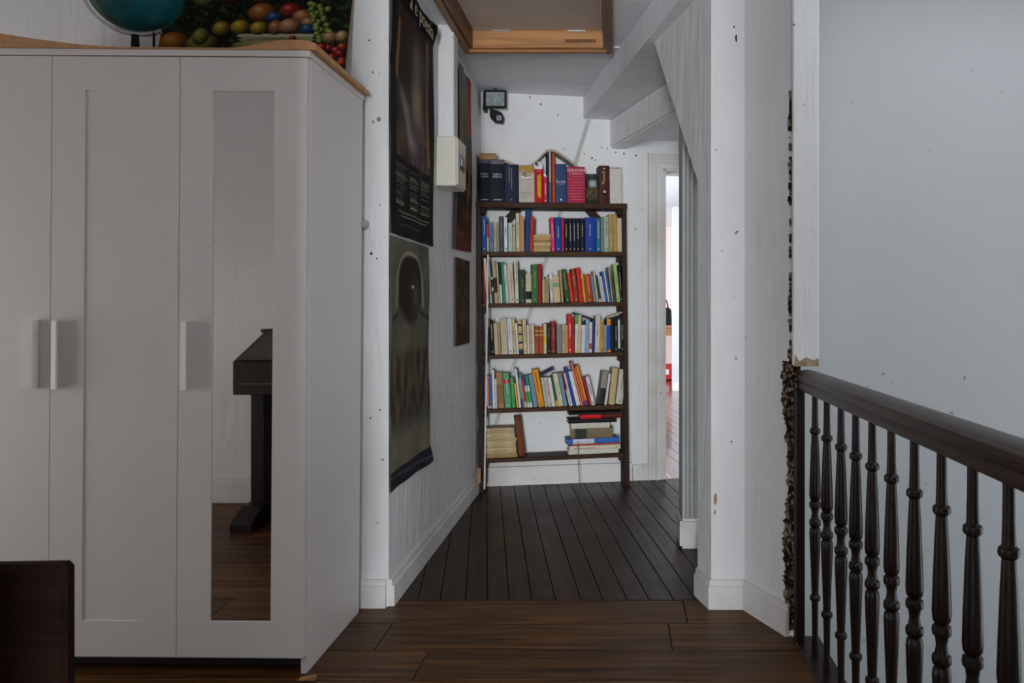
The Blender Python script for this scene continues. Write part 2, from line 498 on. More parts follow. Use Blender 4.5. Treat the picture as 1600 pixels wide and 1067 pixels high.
board('baseboard_left', [(-1.0, 2.90), (-.868, 2.90)], 0, .105, .018, 'short chipped white baseboard between wardrobe and corridor corner')
board('baseboard_corridor', [(-.86, 2.905), (-.86, 4.86)], 0, .10, .020, 'long white baseboard under the posters on the corridor wall')
board('baseboard_right', [(.313, 3.02), (.350, 2.887), (.475, 2.887), (.588, 2.640)], 0, .108, .016, 'worn white baseboard around the pier by the railing')
b = MB(); slab(b, .02, .965, 0, .022, .0, .118); slab(b, .02, .965, 0, .015, .122, .195)
ob = b.build('baseboard_back', M_TRIM); struct(ob, 'two-board peeling white baseboard under the bookcase', 'baseboard')
b = MB(); slab(b, .97, DU0 - .10, 0, .02, 0, .105)
struct(b.build('baseboard_door', M_TRIM), 'short white baseboard between bookcase and door', 'baseboard')
board('baseboard_mirror', [(PART_X, .25), (-3.4, .25)], 0, .14, .018, 'white baseboard seen in the wardrobe mirror')

# door casing on the back wall
d1 = MB()
slab(d1, DU0 - .10, DU0, 0, .018, 0, DH + .10); slab(d1, DU0, DU1, 0, .018, DH, DH + .10); slab(d1, DU1, DU1 + .1, 0, .018, 0, DH + .1)
d1 = d1.build('door_1', M_TRIM); struct(d1, 'stepped white casing around the open corridor door', 'door frame')
for k, (a, th) in enumerate(((.10, .030), (.074, .026), (.05, .034))):
    m = MB(); w = .012
    slab(m, DU0 - a, DU0 - a + w, .018, th, 0, DH + a); slab(m, DU0 - a + w, DU1 + a - w, .018, th, DH + a - w, DH + a)
    m.build('moulding', M_TRIM, d1)
m = MB(); slab(m, DU0 - .002, DU0 + .018, -.17, .018, 0, DH); slab(m, DU0, DU1, -.17, .018, DH - .015, DH + .002)
m.build('jamb', M_TRIM, d1)

BWM = Matrix.Translation(Vector((*bw(0), 0))) @ Matrix.Rotation(YAW, 4, 'Z')
# conduit running aslant over the back wall
p0 = on_plane(922, 180, Matrix.Translation(Vector((*bw(0), 0))) @ Matrix.Rotation(YAW, 4, 'Z'), -.006)
p1 = on_plane(772, 672, Matrix.Translation(Vector((*bw(0), 0))) @ Matrix.Rotation(YAW, 4, 'Z'), -.006)

def strip_on_back(p, q, w, t, name, mat, n0=0.0):
    d = Vector((q[0] - p[0], 0, q[1] - p[1])); L_ = d.length; d.normalize(); s = Vector((-d.z, 0, d.x))
    vs = []
    for yy in (-n0, -n0 - t):
        for a, c in ((0, -w / 2), (L_, -w / 2), (L_, w / 2), (0, w / 2)):
            v = Vector((p[0], yy, p[1])) + d * a + s * c
            vs.append(BWM @ v)
    return MB().add(vs, [(0, 1, 2, 3), (7, 6, 5, 4), (0, 4, 5, 1), (1, 5, 6, 2), (2, 6, 7, 3), (3, 7, 4, 0)]).build(name, mat)
tag(strip_on_back(p0, p1, .024, .012, 'cable_conduit', simple('painted_conduit', 'b4b5b0', .5, .05)),
    'grey cable conduit slanting down the wall behind the bookcase', 'conduit')

# ------------------------------------------------------------------ room beyond the door
struct(box('wall_far_white', .745, 3.2, 10.4, 10.6, 0, CEIL, M_WALL2), 'bright white wall end seen through the door', 'wall')
M_PINK = simple('pale_pink_paint', 'd9c4c2', .7, .04, 3)
struct(box('wall_far_back', -1.5, 3.2, 13.0, 13.2, 0, CEIL, M_PINK), 'pale pink wall at the end of the far room', 'wall')
b = MB(); b.box(-1.6, -1.5, 4.9, 6.65, 0, CEIL); b.box(-1.6, -1.5, 9.75, 13.2, 0, CEIL); b.box(-1.6, -1.5, 6.65, 9.75, 0, .6); b.box(-1.6, -1.5, 6.65, 9.75, 2.4, CEIL)
struct(b.build('wall_far_side', M_WALL2), 'left wall of the far room', 'wall')
b = MB(); b.box(2.95, 3.05, 5.0, 11.0, 0, CEIL); b.box(2.95, 3.05, 12.8, 13.2, 0, CEIL); b.box(2.95, 3.05, 11.0, 12.8, 0, .8); b.box(2.95, 3.05, 11.0, 12.8, 2.2, CEIL)  # opening made for the added far-end fill light
struct(b.build('wall_far_right', M_WALL2), 'right wall of the far room with an added light opening', 'wall')
struct(MB().prism([(-1.6, 5.2), (3.2, 5.7), (3.2, 13.2), (-1.6, 13.2)], CEIL, CEIL + .1).build('ceiling_far', M_WALL2), 'white ceiling of the room beyond the door', 'ceiling')
board('baseboard_far', [(.745, 10.4), (2.94, 10.4)], 0, .10, .02, 'white baseboard in the far room')

t = empty('side_table', (.66, 12.3, 0))
M_OAK = simple('table_oak', '9a6a42', .5, .15, 20)
box('table_top', -.35, .35, -.25, .25, .80, .84, M_OAK, t, .004)
for sx in (-.31, .31):
    for sy in (-.21, .21): box('leg', sx - .025, sx + .025, sy - .025, sy + .025, 0, .80, M_OAK, t)
box('apron', -.30, .30, -.235, -.215, .68, .80, M_OAK, t)
tag(t, 'light wooden table glimpsed through the open door', 'table')
bag = empty('black_bag', (.70, 12.25, .84))
MB().prism([(-.16, 0), (.16, 0), (.15, .24), (.11, .28), (-.11, .28), (-.15, .24)], -.1, .1, 'y').build('body', M_BLACK, bag, .015)
MB().tube([(.0 + .10 * math.cos(a), 0, .27 + .17 * math.sin(a)) for a in [math.pi * k / 10 for k in range(11)]], .012).build('handle', M_BLACK, bag, smooth=True)
tag(bag, 'black bag with arched handle on the far table', 'bag')
cr = empty('red_crate', (.72, 12.0, 0))
M_RED = simple('red_plastic', 'b3121c', .4, .06)
b = MB(); b.box(-.16, .16, -.12, -.11, .0, .24); b.box(-.16, .16, .11, .12, 0, .24); b.box(-.16, -.15, -.12, .12, 0, .24); b.box(.15, .16, -.12, .12, 0, .24); b.box(-.16, .16, -.12, .12, 0, .012)
b.build('body', M_RED, cr)
box('label_patch', .02, .07, -.124, -.119, .09, .17, simple('white_label', 'd8d8d8', .6), cr)
tag(cr, 'small red crate on the floor under the far table', 'crate')
bt = MB().lathe([(.0, 0), (.035, 0), (.035, .16), (.012, .20), (.012, .30), (.0, .30)], 12).build('bottle', M_BLACK)
bt.location = (.655, 11.98, .013); tag(bt, 'dark bottle standing in the red crate', 'bottle')

# nail holes and paint chips that can be seen on the walls
M_HOLE = simple('hole_dark', '1c1712', .9, .2)
M_CHIP = simple('chip_brown', '9a8468', .9, .3, 80)
def chips(parent, Y, lst):
    rr = random.Random(len(lst))
    for k, (px, py, w, h, dark) in enumerate(lst):
        c = at(px, py, Y); n = 7
        poly = []
        for i in range(n):
            a = 2 * math.pi * i / n; q = rr.uniform(.65, 1.1)
            poly.append((c.x + math.cos(a) * q * w / 2 * Y / F_PX, c.z + math.sin(a) * q * h / 2 * Y / F_PX))
        MB().prism(poly, Y - .0012, Y + .002, 'y').build('nail_hole' if dark else 'paint_chip', M_HOLE if dark else M_CHIP, bpy.data.objects[parent])
chips('wall_wardrobe', 2.90, [(577, 63, 3, 3, 1), (593, 115, 3, 3, 0), (580, 396, 5, 5, 1), (589, 404, 3, 3, 1), (594, 320, 3, 3, 0), (594, 640, 3, 3, 1), (579, 653, 3, 3, 1), (590, 817, 3, 3, 0), (592, 187, 8, 9, 0), (583, 190, 4, 6, 0)])
chips('wall_right', 2.887, [(1150, 60, 4, 14, 1), (1147, 42, 3, 4, 1), (1152, 362, 4, 4, 1), (1128, 392, 3, 3, 0), (1118, 780, 6, 22, 0), (1117, 800, 4, 8, 0), (1150, 560, 3, 6, 0), (1143, 690, 3, 3, 1)])
chips('wall_stair', 2.90, [(1487, 645, 9, 4, 0), (1484, 657, 5, 4, 1), (1417, 768, 2, 3, 1), (1380, 584, 7, 3, 0), (1350, 1000, 5, 3, 0), (1355, 604, 6, 2, 0), (1507, 590, 3, 7, 0)])
chips('wall_opposite', .2512, [])
def back_chip(px, py, w, dark):
    a = on_plane(px, py, Matrix.Translation(Vector((*bw(0), 0))) @ Matrix.Rotation(YAW, 4, 'Z'), 0)
    r = w / 2 * 4.9 / F_PX
    MB().lathe([(.0003, 0), (r, 0), (r * .8, .0015), (.0003, .0015)], 7, M=BWM @ Matrix.Translation((a[0], 0, a[1])) @ Matrix.Rotation(R(90), 4, 'X')).build('nail_hole' if dark else 'paint_chip', M_HOLE if dark else M_CHIP, bpy.data.objects['wall_back'])
for q in ((845, 163, 4, 0), (872, 180, 2.5, 1), (994, 243, 3, 1), (940, 231, 2.5, 0), (925, 247, 3, 1), (930, 250, 2, 1), (966, 232, 3, 1), (975, 240, 3, 1), (962, 238, 2, 1), (828, 152, 3, 0), (993, 358, 2.5, 1), (913, 240, 2.5, 0), (949, 232, 2, 1)): back_chip(*q)

# ------------------------------------------------------------------ wardrobe
WX1, WY0, WH = -.955, 2.35, 1.908
wr = empty('wardrobe', (WX1, WY0, 0), (0, R(.42), 0))
tag(wr, 'white three-door wardrobe with a narrow mirror in the right door', 'wardrobe')
W = 1.17
box('side_panel', -.018, 0, .02, .50, 0, WH - .02, M_WARD, wr, .0012)
box('side_panel', -W, -W + .018, .02, .50, 0.004, WH - .02, M_WARD, wr, .0012)
box('top_panel', -W - .002, .004, .0, .502, WH - .02, WH, M_WARD, wr, .0015)
box('bottom_panel', -W + .018, -.018, .022, .49, .045, .063, M_WARD, wr)
box('back_panel', -W + .01, -.01, .49, .496, .02, WH - .02, M_WARD, wr)
box('plinth', -W + .018, -.018, .07, .085, 0.004, .045, simple('plinth_shade', '1a1512', .7), wr)  # near-black colour stands in for the shade under the doors
def door(x0, x1, mirror, hx):
    z0, z1 = .058, WH - .024
    d = empty('door'); d.parent = wr
    s, rt, rb = .100, .102, .108
    b = MB()
    b.box(x0, x0 + s, 0, .018, z0, z1); b.box(x1 - s, x1, 0, .018, z0, z1)
    b.box(x0 + s, x1 - s, 0, .018, z1 - rt, z1); b.box(x0 + s, x1 - s, 0, .018, z0, z0 + rb)
    b.build('door_frame', M_WARD, d)
    if mirror:
        tag(box('mirror', x0 + s, x1 - s, .005, .012, z0 + rb, z1 - rt, M_MIRROR, d), 'tall narrow mirror strip')
    else:
        box('door_panel', x0 + s, x1 - s, .0035, .013, z0 + rb, z1 - rt, M_WARD, d)
    h0, h1 = CAM_H - (610 - PPY) / F_PX * WY0, CAM_H - (503 - PPY) / F_PX * WY0
    hw, flip = hx[1], hx[2]
    x = hx[0]
    prof = [(x, 0), (x, -.006), (x + .003, -.024), (x + hw, -.026), (x + hw, -.021), (x + .010, -.018), (x + .008, 0)]
    if flip: prof = [(2 * x + hw - p, q) for p, q in prof][::-1]
    tag(MB().prism(prof, h0, h1).build('handle', simple('handle_white', 'ebebe6', .35, .02), d, .0012), 'white pull handle')
door(-.389, -.003, True, (-.372, .019, False))
door(-.779, -.391, False, (-.764, .020, False))
door(-1.168, -.781, False, (-.850, .036, True))

# warped sheet on top of the wardrobe
nx, ny = 60, 26
def sheet_z(x, yv):                       # x 0..1 left to right, y 0..1 front to back: height of the upper face
    z = .004 + .038 * min(1.6, max(0, (.5 - x) / .3)) ** 1.5 * (1 - .5 * yv)
    q = min(1, max(0, (x - .78) / .15)); z += .026 * q * q * (3 - 2 * q) * (1 - .25 * yv)
    q = min(1, max(0, (x - .965) / .035)); z -= .010 * q * q
    return z
b = MB()
def sp(i, j):
    x = i / nx; yv = j / ny
    return (-W + .0 + x * (W + .022), -.004 + yv * .516, WH + sheet_z(x, yv))
top = [sp(i, j) for j in range(ny + 1) for i in range(nx + 1)]
n1 = (nx + 1) * (ny + 1)
vs = top + [(p[0], p[1], WH + .0008) for p in top]
fs = []
for j in range(ny):
    for i in range(nx):
        a = j * (nx + 1) + i
        fs += [(a, a + 1, a + nx + 2, a + nx + 1), (n1 + a, n1 + a + nx + 1, n1 + a + nx + 2, n1 + a + 1)]
for i in range(nx):
    a = i; c = ny * (nx + 1) + i
    fs += [(a, n1 + a, n1 + a + 1, a + 1), (c, c + 1, n1 + c + 1, n1 + c)]
for j in range(ny):
    a = j * (nx + 1); c = a + nx
    fs += [(a, a + nx + 1, n1 + a + nx + 1, n1 + a), (c, n1 + c, n1 + c + nx + 1, c + nx + 1)]
b.add(vs, fs)
sh = b.build('warped_sheet', simple('tan_cork_sheet', 'b98a5c', .6, .15, 25), smooth=True)
sh.location = wr.location; sh.rotation_euler = wr.rotation_euler
tag(sh, 'tan warped board lying over the top of the wardrobe', 'board')

# ------------------------------------------------------------------ prints (flat pictures, colour computed point by point)
def print_mesh(name, w, h, nx, ny, fn, mat, warp=None, parent=None, thick=.0012):
    """x 0..w, z 0..h, face towards -y; fn(s, t) -> rgb arrays (sRGB), s left to right, t top to bottom"""
    s, t = np.meshgrid(np.linspace(0, 1, nx + 1), np.linspace(0, 1, ny + 1))
    rgb = np.clip(fn(s, t), 0, 1)
    rgb = np.where(rgb <= .04045, rgb / 12.92, ((rgb + .055) / 1.055) ** 2.4)
    wx, wy, wz = s * w, np.zeros_like(s), (1 - t) * h
    if warp:
        dx, dy, dz = warp(s, t); wx = wx + dx; wy = wy + dy; wz = wz + dz
    v = np.stack([wx, wy, wz], -1).reshape(-1, 3)
    n = len(v)
    vb = v.copy(); vb[:, 1] += thick
    f = []
    for j in range(ny):
        for i in range(nx):
            a = j * (nx + 1) + i
            f.append((a, a + nx + 1, a + nx + 2, a + 1))
    for i in range(nx):
        a, c = i, ny * (nx + 1) + i
        f += [(a, a + 1, n + a + 1, n + a), (c + 1, c, n + c, n + c + 1)]
    for j in range(ny):
        a = j * (nx + 1); c = a + nx
        f += [(a + nx + 1, a, n + a, n + a + nx + 1), (c, c + nx + 1, n + c + nx + 1, n + c)]
    me = bpy.data.meshes.new(name)
    me.from_pydata(np.concatenate([v, vb]).tolist(), [], f)
    ca = me.color_attributes.new('Col', 'FLOAT_COLOR', 'POINT')
    cols = np.ones((2 * n, 4), np.float32)
    cols[:n, :3] = rgb.reshape(-1, 3); cols[n:, :3] = rgb.reshape(-1, 3)
    ca.data.foreach_set('color', cols.ravel())
    me.materials.append(mat)
    me.polygons.foreach_set('use_smooth', [True] * len(me.polygons))
    me.set_sharp_from_angle(angle=R(40))
    o = bpy.data.objects.new(name, me); COL.objects.link(o)
    if parent: o.parent = parent
    return o

rng = np.random.default_rng(3)
def hexc(c): return np.array([int(c[i:i + 2], 16) / 255 for i in (0, 2, 4)])
def fbm(s, t, fx, fy, seed, oct=4):
    r = np.random.default_rng(seed); out = np.zeros_like(s); amp = 1
    for k in range(oct):
        for _ in range(3):
            a, p = r.uniform(0, 6.28, 2); c, d = np.cos(a), np.sin(a)
            out += amp * np.sin((s * fx * c + t * fy * d) * 6.28 + p) / 3
        fx *= 2.1; fy *= 2.1; amp *= .55
    return out
def mixc(img, c, a): return img * (1 - a[..., None]) + np.asarray(c) * a[..., None]
def smooth(x, a, b): 
    u = np.clip((x - a) / (b - a), 0, 1); return u * u * (3 - 2 * u)

FRX0, FRX1 = 255, 546            # fruit picture in frame pixels (visible part) used only to lay the fruit out on the canvas
def fruit(s, t):
    H = s.shape
    # canvas coordinates in centimetres-like units
    x = s * 290; yy = t * 209 - 81          # same units as the picture's visible lower half
    img = np.ones(H + (3,)) * hexc('14180f')
    img = mixc(img, hexc('3d4236'), smooth(-yy, 10, 60) * (.6 + .2 * fbm(s, t, 2, 2, 1)))
    lf = smooth(fbm(s, t, 9, 7, 5) + .5 * fbm(s, t, 18, 16, 8), .35, .6)
    img = mixc(img, hexc('2f431d'), lf * .8)
    lf = smooth(fbm(s, t, 14, 11, 15), .75, 1.0); img = mixc(img, hexc('5b6a2c'), lf * .6)
    def ball(cx, cy, rx, ry, c, hl=.35, dark=.55):
        nonlocal img
        d = np.sqrt(((x - cx) / rx) ** 2 + ((yy - cy) / ry) ** 2)
        a = smooth(-d, -1.04, -.96)
        base = hexc(c)
        shade = np.clip(1.05 - dark * np.sqrt(((x - cx + .3 * rx) / rx) ** 2 + ((yy - cy + .35 * ry) / ry) ** 2) ** 1.6, .25, 1.15)
        col = base[None, None] * shade[..., None]
        h = np.exp(-(((x - cx + .3 * rx) / (.22 * rx)) ** 2 + ((yy - cy + .4 * ry) / (.22 * ry)) ** 2)) * hl
        col = col * (1 - h[..., None]) + h[..., None]
        img = img * (1 - a[..., None]) + col * a[..., None]
    # unseen upper half: more fruit and leaves
    for cx, cy, rr, c in ((150, -35, 26, 'a8642a'), (100, -30, 22, '9b2b22'), (200, -40, 24, 'c08a5c'), (60, -20, 18, '7d8a32'), (175, -70, 20, '6e2230'), (120, -68, 18, 'b98c3a')):
        ball(cx, cy, rr, rr, c)
    # bowl
    a = smooth(-np.abs(yy - 58), -14, -12) * smooth(-np.abs(x - 180), -(60 - 6 * np.sin(yy)), -54); img = mixc(img, hexc('8e8d6c'), a)
    a = smooth(-np.abs(yy - 48), -3, -2) * smooth(-np.abs(x - 178), -60, -57); img = mixc(img, hexc('b9b592'), a)
    ball(178, 68, 66, 16, '8f8a60', .15)
    ball(22, 60, 24, 18, 'b97326', .2); ball(66, 62, 25, 17, '8f8a34', .2); ball(62, 50, 13, 15, '95903a', .2)
    ball(152, 8, 22, 17, 'a8672a'); ball(196, 4, 18, 14, '9a2c20')
    ball(92, 36, 14, 13, 'b09228'); ball(121, 33, 15, 13, 'b59a26'); ball(150, 35, 14, 12, 'b39626')
    ball(172, 16, 13, 10, '2f4f80'); ball(216, 15, 16, 13, 'b0794a'); ball(226, 25, 12, 9, 'b98552')
    ball(176, 34, 12, 13, 'a9684a'); ball(198, 32, 18, 14, 'bd8460'); ball(226, 37, 13, 9, '2b5580')
    for k in range(26):
        gx = 228 + 30 * ((k * .618 + .13 * math.sin(k * 5)) % 1) + (k // 7) * 3; gy = -8 + 66 * k / 26 + 3 * math.sin(k * 2.3)
        ball(gx - 2, gy, 5.6, 5.2, '83963c' if k % 3 else '9aa852', .4)
    ball(262, 52, 13, 11, 'a88a58'); ball(280, 50, 10, 11, 'b09560')
    ball(204, 53, 6, 5, 'a5241c')
    for k, (gx, gy) in enumerate(((240, 76), (250, 68), (262, 70), (273, 74), (256, 82), (268, 86), (279, 80), (246, 86), (274, 100), (282, 68), (262, 98), (284, 92))):
        ball(gx, gy, 7.5, 6.5, 'b03020' if k % 2 else '8f1f1a', .5)
    ball(270, 98, 26, 6, '8d9478', .1)
    for k, (gx, gy) in enumerate(((273, 101), (283, 96))): ball(gx, gy, 7.5, 6, 'b33a1e', .5)
    img *= (1 + .05 * fbm(s, t, 30, 30, 9)[..., None])
    return img
pic = empty('fruit_picture', (-1.682, 2.790, 1.940), (R(-15), 0, 0))
tag(pic, 'still life print of fruit standing on the wardrobe against the wall', 'picture')
M_PRINT = vcol_mat('print_paper')
print_mesh('canvas', .692, .50, 230, 166, fruit, M_PRINT, parent=pic, thick=.001)
b = MB(); b.box(-.001, .693, .0015, .014, -.001, .501); b.build('backing_board', simple('backing', '8a6f4c', .7), pic)

# globe
g = empty('globe', (-1.625, 2.60, WH + .018), (0, 0, R(20)))
tag(g, 'turquoise globe in a clear meridian ring on top of the wardrobe', 'globe')
GZ, GR = .276, .146
M_SEA, nt_, B_, N_, L_ = new_mat('globe_print')
tc = N_.new('ShaderNodeTexCoord'); no = N_.new('ShaderNodeTexNoise'); no.inputs['Scale'].default_value = 9; no.inputs['Detail'].default_value = 8
L_.new(tc.outputs['Object'], no.inputs['Vector'])
rp = ramp(N_, .50, lin('0c5a68'), .62, lin('2f6a4c')); el = rp.color_ramp.elements.new(.40); el.color = (*lin('117080'), 1)
L_.new(no.outputs['Fac'], rp.inputs['Fac']); L_.new(rp.outputs['Color'], B_.inputs['Base Color']); B_.inputs['Roughness'].default_value = .3
MB().lathe([(max(.0005, GR * math.sin(a)), -GR * math.cos(a)) for a in [math.pi * k / 24 for k in range(25)]], 40, (0, 0, GZ)).build('sphere', M_SEA, g, smooth=True)
M_CLEAR, nt_, B_, N_, L_ = new_mat('clear_plastic')
B_.inputs['Base Color'].default_value = (.75, .77, .78, 1); B_.inputs['Roughness'].default_value = .15; B_.inputs['Transmission Weight'].default_value = .75
pts = [(-(GR + .012) * math.sin(a), 0, GZ - (GR + .012) * math.cos(a)) for a in [R(-25) + R(215) * k / 30 for k in range(31)]]
ring = MB()
vs = []
for k in range(31):
    a = R(-30) + R(220) * k / 30
    for rr, yy in ((GR + .006, -.011), (GR + .016, -.011), (GR + .016, .011), (GR + .006, .011)):
        vs.append((-rr * math.sin(a), yy, GZ - rr * math.cos(a)))
fs = []
for k in range(30):
    for q in range(4): fs.append((k * 4 + q, k * 4 + (q + 1) % 4, k * 4 + 4 + (q + 1) % 4, k * 4 + 4 + q))
fs += [(0, 3, 2, 1), (120, 121, 122, 123)]
ring.add(vs, fs).build('meridian_ring', M_CLEAR, g)
MB().lathe([(.0, 0), (.085, 0), (.085, .008), (.06, .02), (.022, .035), (.014, .06), (.011, .117), (.0, .117)], 20, (0, 0, 0)).build('stand', M_BLACK, g, smooth=True)
MB().tube([(.055, 0, .012), (.055, 0, .165)], .004).build('support_rod', M_BLACK, g)

# ------------------------------------------------------------------ posters on the left wall
LW = Matrix.Translation((-.86, 0, 0)) @ Matrix.Rotation(R(90), 4, 'Z')   # local x -> +Y, -y -> +X
def poster1(s, t):
    img = np.ones(s.shape + (3,)) * hexc('0d0c0b')
    inn = smooth(s, .10, .12) * smooth(-s, -.90, -.88) * smooth(t, .09, .10) * smooth(-t, -.70, -.69)
    pic_ = np.ones(s.shape + (3,)) * hexc('30241e')
    pic_ = mixc(pic_, hexc('332420'), smooth(-t, -.25, -.08))
    st = .5 + .5 * np.sin((s * 14 + 3 * np.sin(t * 5) + fbm(s, t, 2, 1, 3)) * 2)
    body = np.exp(-((s - .55 - .05 * np.sin(t * 7)) / (.16 + .16 * smooth(t, .35, .65))) ** 2) * smooth(t, .10, .25) * smooth(-t, -.69, -.60)
    pic_ = mixc(pic_, hexc('8a8082'), body * (.45 + .4 * st))
    sweep = np.exp(-((s - (.25 + 1.1 * (t - .45) ** 1.0)) / .07) ** 2) * smooth(t, .35, .5) * smooth(-t, -.68, -.6)
    pic_ = mixc(pic_, hexc('948a8c'), sweep * .8)
    core = np.exp(-(((s - .57) / .09) ** 2 + ((t - .42) / .09) ** 2)); pic_ = mixc(pic_, hexc('96815a'), core * .8)
    for a0, a1, t0, t1, w, c in ((.19, .12, .16, .40, .035, '9a6632'), (.80, .86, .12, .66, .03, '96683a'), (.36, .29, .47, .53, .012, 'a07a3a'), (.70, .82, .50, .58, .02, '9a5c34')):
        u = (t - t0) / (t1 - t0); a = np.exp(-((s - (a0 + (a1 - a0) * u)) / w) ** 4) * (u > 0) * (u < 1)
        pic_ = mixc(pic_, hexc(c), a)
    cur = smooth(t, .55, .62) * smooth(-s, -.35, -.15); pic_ = mixc(pic_, hexc('6a4430'), cur * (.4 + .5 * (.5 + .5 * np.sin(s * 90))))
    cur = smooth(t, .60, .69) * smooth(s, .3, .5); pic_ = mixc(pic_, hexc('7a625a'), cur * (.3 + .5 * (.5 + .5 * np.sin(s * 70))))
    img = img * (1 - inn[..., None]) + pic_ * inn[..., None]
    # lines of small print in three columns
    r = np.random.default_rng(5)
    for ci, (c0, c1) in enumerate(((.09, .36), (.41, .62), (.67, .92))):
        for k in range(15):
            t0 = .728 + k * .0105
            if r.random() < .12: continue
            e = c0 + (c1 - c0) * r.uniform(.55, 1)
            a = ((s > c0) & (s < e) & (np.abs(t - t0) < .0022)) * r.uniform(.25, .8)
            img = mixc(img, hexc('bdb89e'), a)
    for t0, s0, s1 in ((.905, .15, .85), (.918, .22, .78)):
        img = mixc(img, hexc('c6bf9c'), ((s > s0) & (s < s1) & (np.abs(t - t0) < .0025)) * .7)
    img = mixc(img, hexc('6c6654'), ((s > .15) & (s < .66) & (np.abs(t - .952) < .005)) * (.4 + .4 * np.sin(s * 200)))
    return img
def warp1(s, t):
    return (.012 * np.sin(t * 9) * (s < .1), -.004 - .007 * np.abs(np.sin(t * 6 + 1)) * np.where(s < .2, (1 - s * 5), 0) - .02 * smooth(s, .85, 1) * smooth(-t, -.10, -.02) - .006 * np.sin(s * 9 + t * 4) ** 2, 0 * s)
def place_lw(o, ynear, z): o.matrix_world = LW @ Matrix.Translation((ynear, 0, z))
pr1 = empty('large_poster'); place_lw(pr1, 2.895, 1.405)
print_mesh('sheet', .685, 1.02, 200, 260, poster1, vcol_mat('poster_paper'), warp1, pr1)
tag(pr1, 'large dark exhibition poster with small print, upper left corridor wall', 'poster')
def poster2(s, t):
    img = np.ones(s.shape + (3,)) * hexc('5a584a')
    img = mixc(img, hexc('3f3e34'), .5 + .35 * fbm(s, t, 3, 5, 21))
    arch = np.sqrt(((s - .48) / .30) ** 2 + ((np.minimum(t, .17) - .17) / .105) ** 2)
    inside = smooth(-arch, -1.02, -.96) * (t < .34 - .10 * ((s - .48) / .3) ** 2)
    img = mixc(img, hexc('1c170f'), inside)
    ringm = np.exp(-((arch - 1.13) / .07) ** 2) * (t < .28); img = mixc(img, hexc('8a8674'), ringm * .85)
    img = mixc(img, hexc('55503f'), inside * np.exp(-(((s - .62) / .12) ** 2 + ((t - .24) / .07) ** 2)) * .8)
    img = mixc(img, hexc('9a968a'), np.exp(-(((s - .52) / .035) ** 4 + ((t - .193) / .007) ** 4)))
    img = mixc(img, hexc('25221b'), np.exp(-((t - .30 + .03 * np.cos((s - .48) * 6)) / .010) ** 2) * ((s < .2) | (s > .75)))
    img = mixc(img, hexc('2b2318'), np.exp(-((t - .345 + .9 * (s - .48) ** 2) / .012) ** 2) * (np.abs(s - .48) < .32) * .8)
    wall_ = smooth(t, .34, .38) * smooth(-t, -.52, -.45)
    img = mixc(img, hexc('504a3c'), wall_ * (.4 + .3 * np.sin(s * 40)))
    crowd = smooth(t, .44, .50) * smooth(-t, -.80, -.68)
    cols_ = fbm(s, t, 9, 3, 31)
    img = mixc(img, hexc('20180e'), crowd * np.clip(.6 + .5 * cols_, 0, 1))
    img = mixc(img, hexc('6e5638'), crowd * np.clip(.2 + fbm(s, t, 7, 2.2, 33), 0, 1) * .55)
    img = mixc(img, hexc('49505a'), crowd * np.clip(fbm(s, t, 8, 8, 35) - .2, 0, 1) * .6)
    fl_ = smooth(t, .76, .84); img = mixc(img, hexc('6a6450'), fl_ * (.6 + .2 * fbm(s, t, 4, 4, 37)))
    bt_ = smooth(t + .0 * s, .925, .93); img = mixc(img, hexc('15161c'), bt_)
    img = mixc(img, hexc('3a3c44'), bt_ * np.exp(-((t - .95 - .02 * s) / .006) ** 2))
    b_ = 1 - smooth(s, .0, .03) * smooth(-t, -.995, -.985) * smooth(t, .004, .010); img = mixc(img, hexc('56544a'), b_ * (t < .92))
    return img * 1.22
def warp2(s, t): return (.02 * t * s, -.004 - .006 * np.sin(s * 7 + t * 5) ** 2 - .018 * smooth(t, .9, 1) * smooth(s, .4, 1), 0 * s)
pr2 = empty('church_poster'); place_lw(pr2, 2.90, .428)
print_mesh('sheet', .585, .968, 150, 240, poster2, vcol_mat('poster_paper_lower'), warp2, pr2)
tag(pr2, 'faded poster of an arched church interior below the dark poster', 'poster')
def poster3(s, t):
    img = np.ones(s.shape + (3,)) * hexc('4c4a47')
    img = mixc(img, hexc('7c8288'), smooth(-t, -.5, -.1))
    fig = np.exp(-(((s - .35) / .25) ** 2)) * smooth(t, .06, .16) * smooth(-t, -.55, -.4)
    img = mixc(img, hexc('96794e'), fig * (.7 + .2 * fbm(s, t, 5, 4, 41)))
    img = mixc(img, hexc('b04526'), smooth(s - .62 + .35 * smooth(t, .0, .4) * 0 - .9 * (.38 - t) * 0, .0, .06) * smooth(s + .6 * (.30 - t) - .65, 0, .12) * smooth(-t, -.34, -.28))
    dk = smooth(t, .48, .60); img = mixc(img, hexc('191512'), dk * .9)
    fire = smooth(fbm(s, t, 7, 3, 43) + s - .4, .2, .7) * smooth(t, .35, .5) * smooth(-t, -.9, -.8)
    img = mixc(img, hexc('b0742a'), fire * .7)
    red = smooth(t, .80, .92); img = mixc(img, hexc('783420'), red * (.7 + .2 * fbm(s, t, 6, 6, 45)))
    img = mixc(img, hexc('8a8274'), ((np.abs(t - .925) < .012) & (s > .1) & (s < .55)) * np.clip(.5 + .5 * np.sin(s * 120), 0, 1) * .5)
    edge = 1 - smooth(s, 0, .03) * smooth(-s, -1, -.96); img = mixc(img, hexc('7a3420'), edge * (t > .75))
    return img
def warp3(s, t): return (-.10 * t * (1 - s), -.005 - .008 * np.sin(s * 6 + t * 3) ** 2 - .015 * (1 - s) ** 3, -.02 * (1 - s) * (t > .97))
pr3 = empty('figure_poster'); place_lw(pr3, 4.10, 1.445)
print_mesh('sheet', .40, .985, 110, 220, poster3, vcol_mat('poster_paper_far'), warp3, pr3)
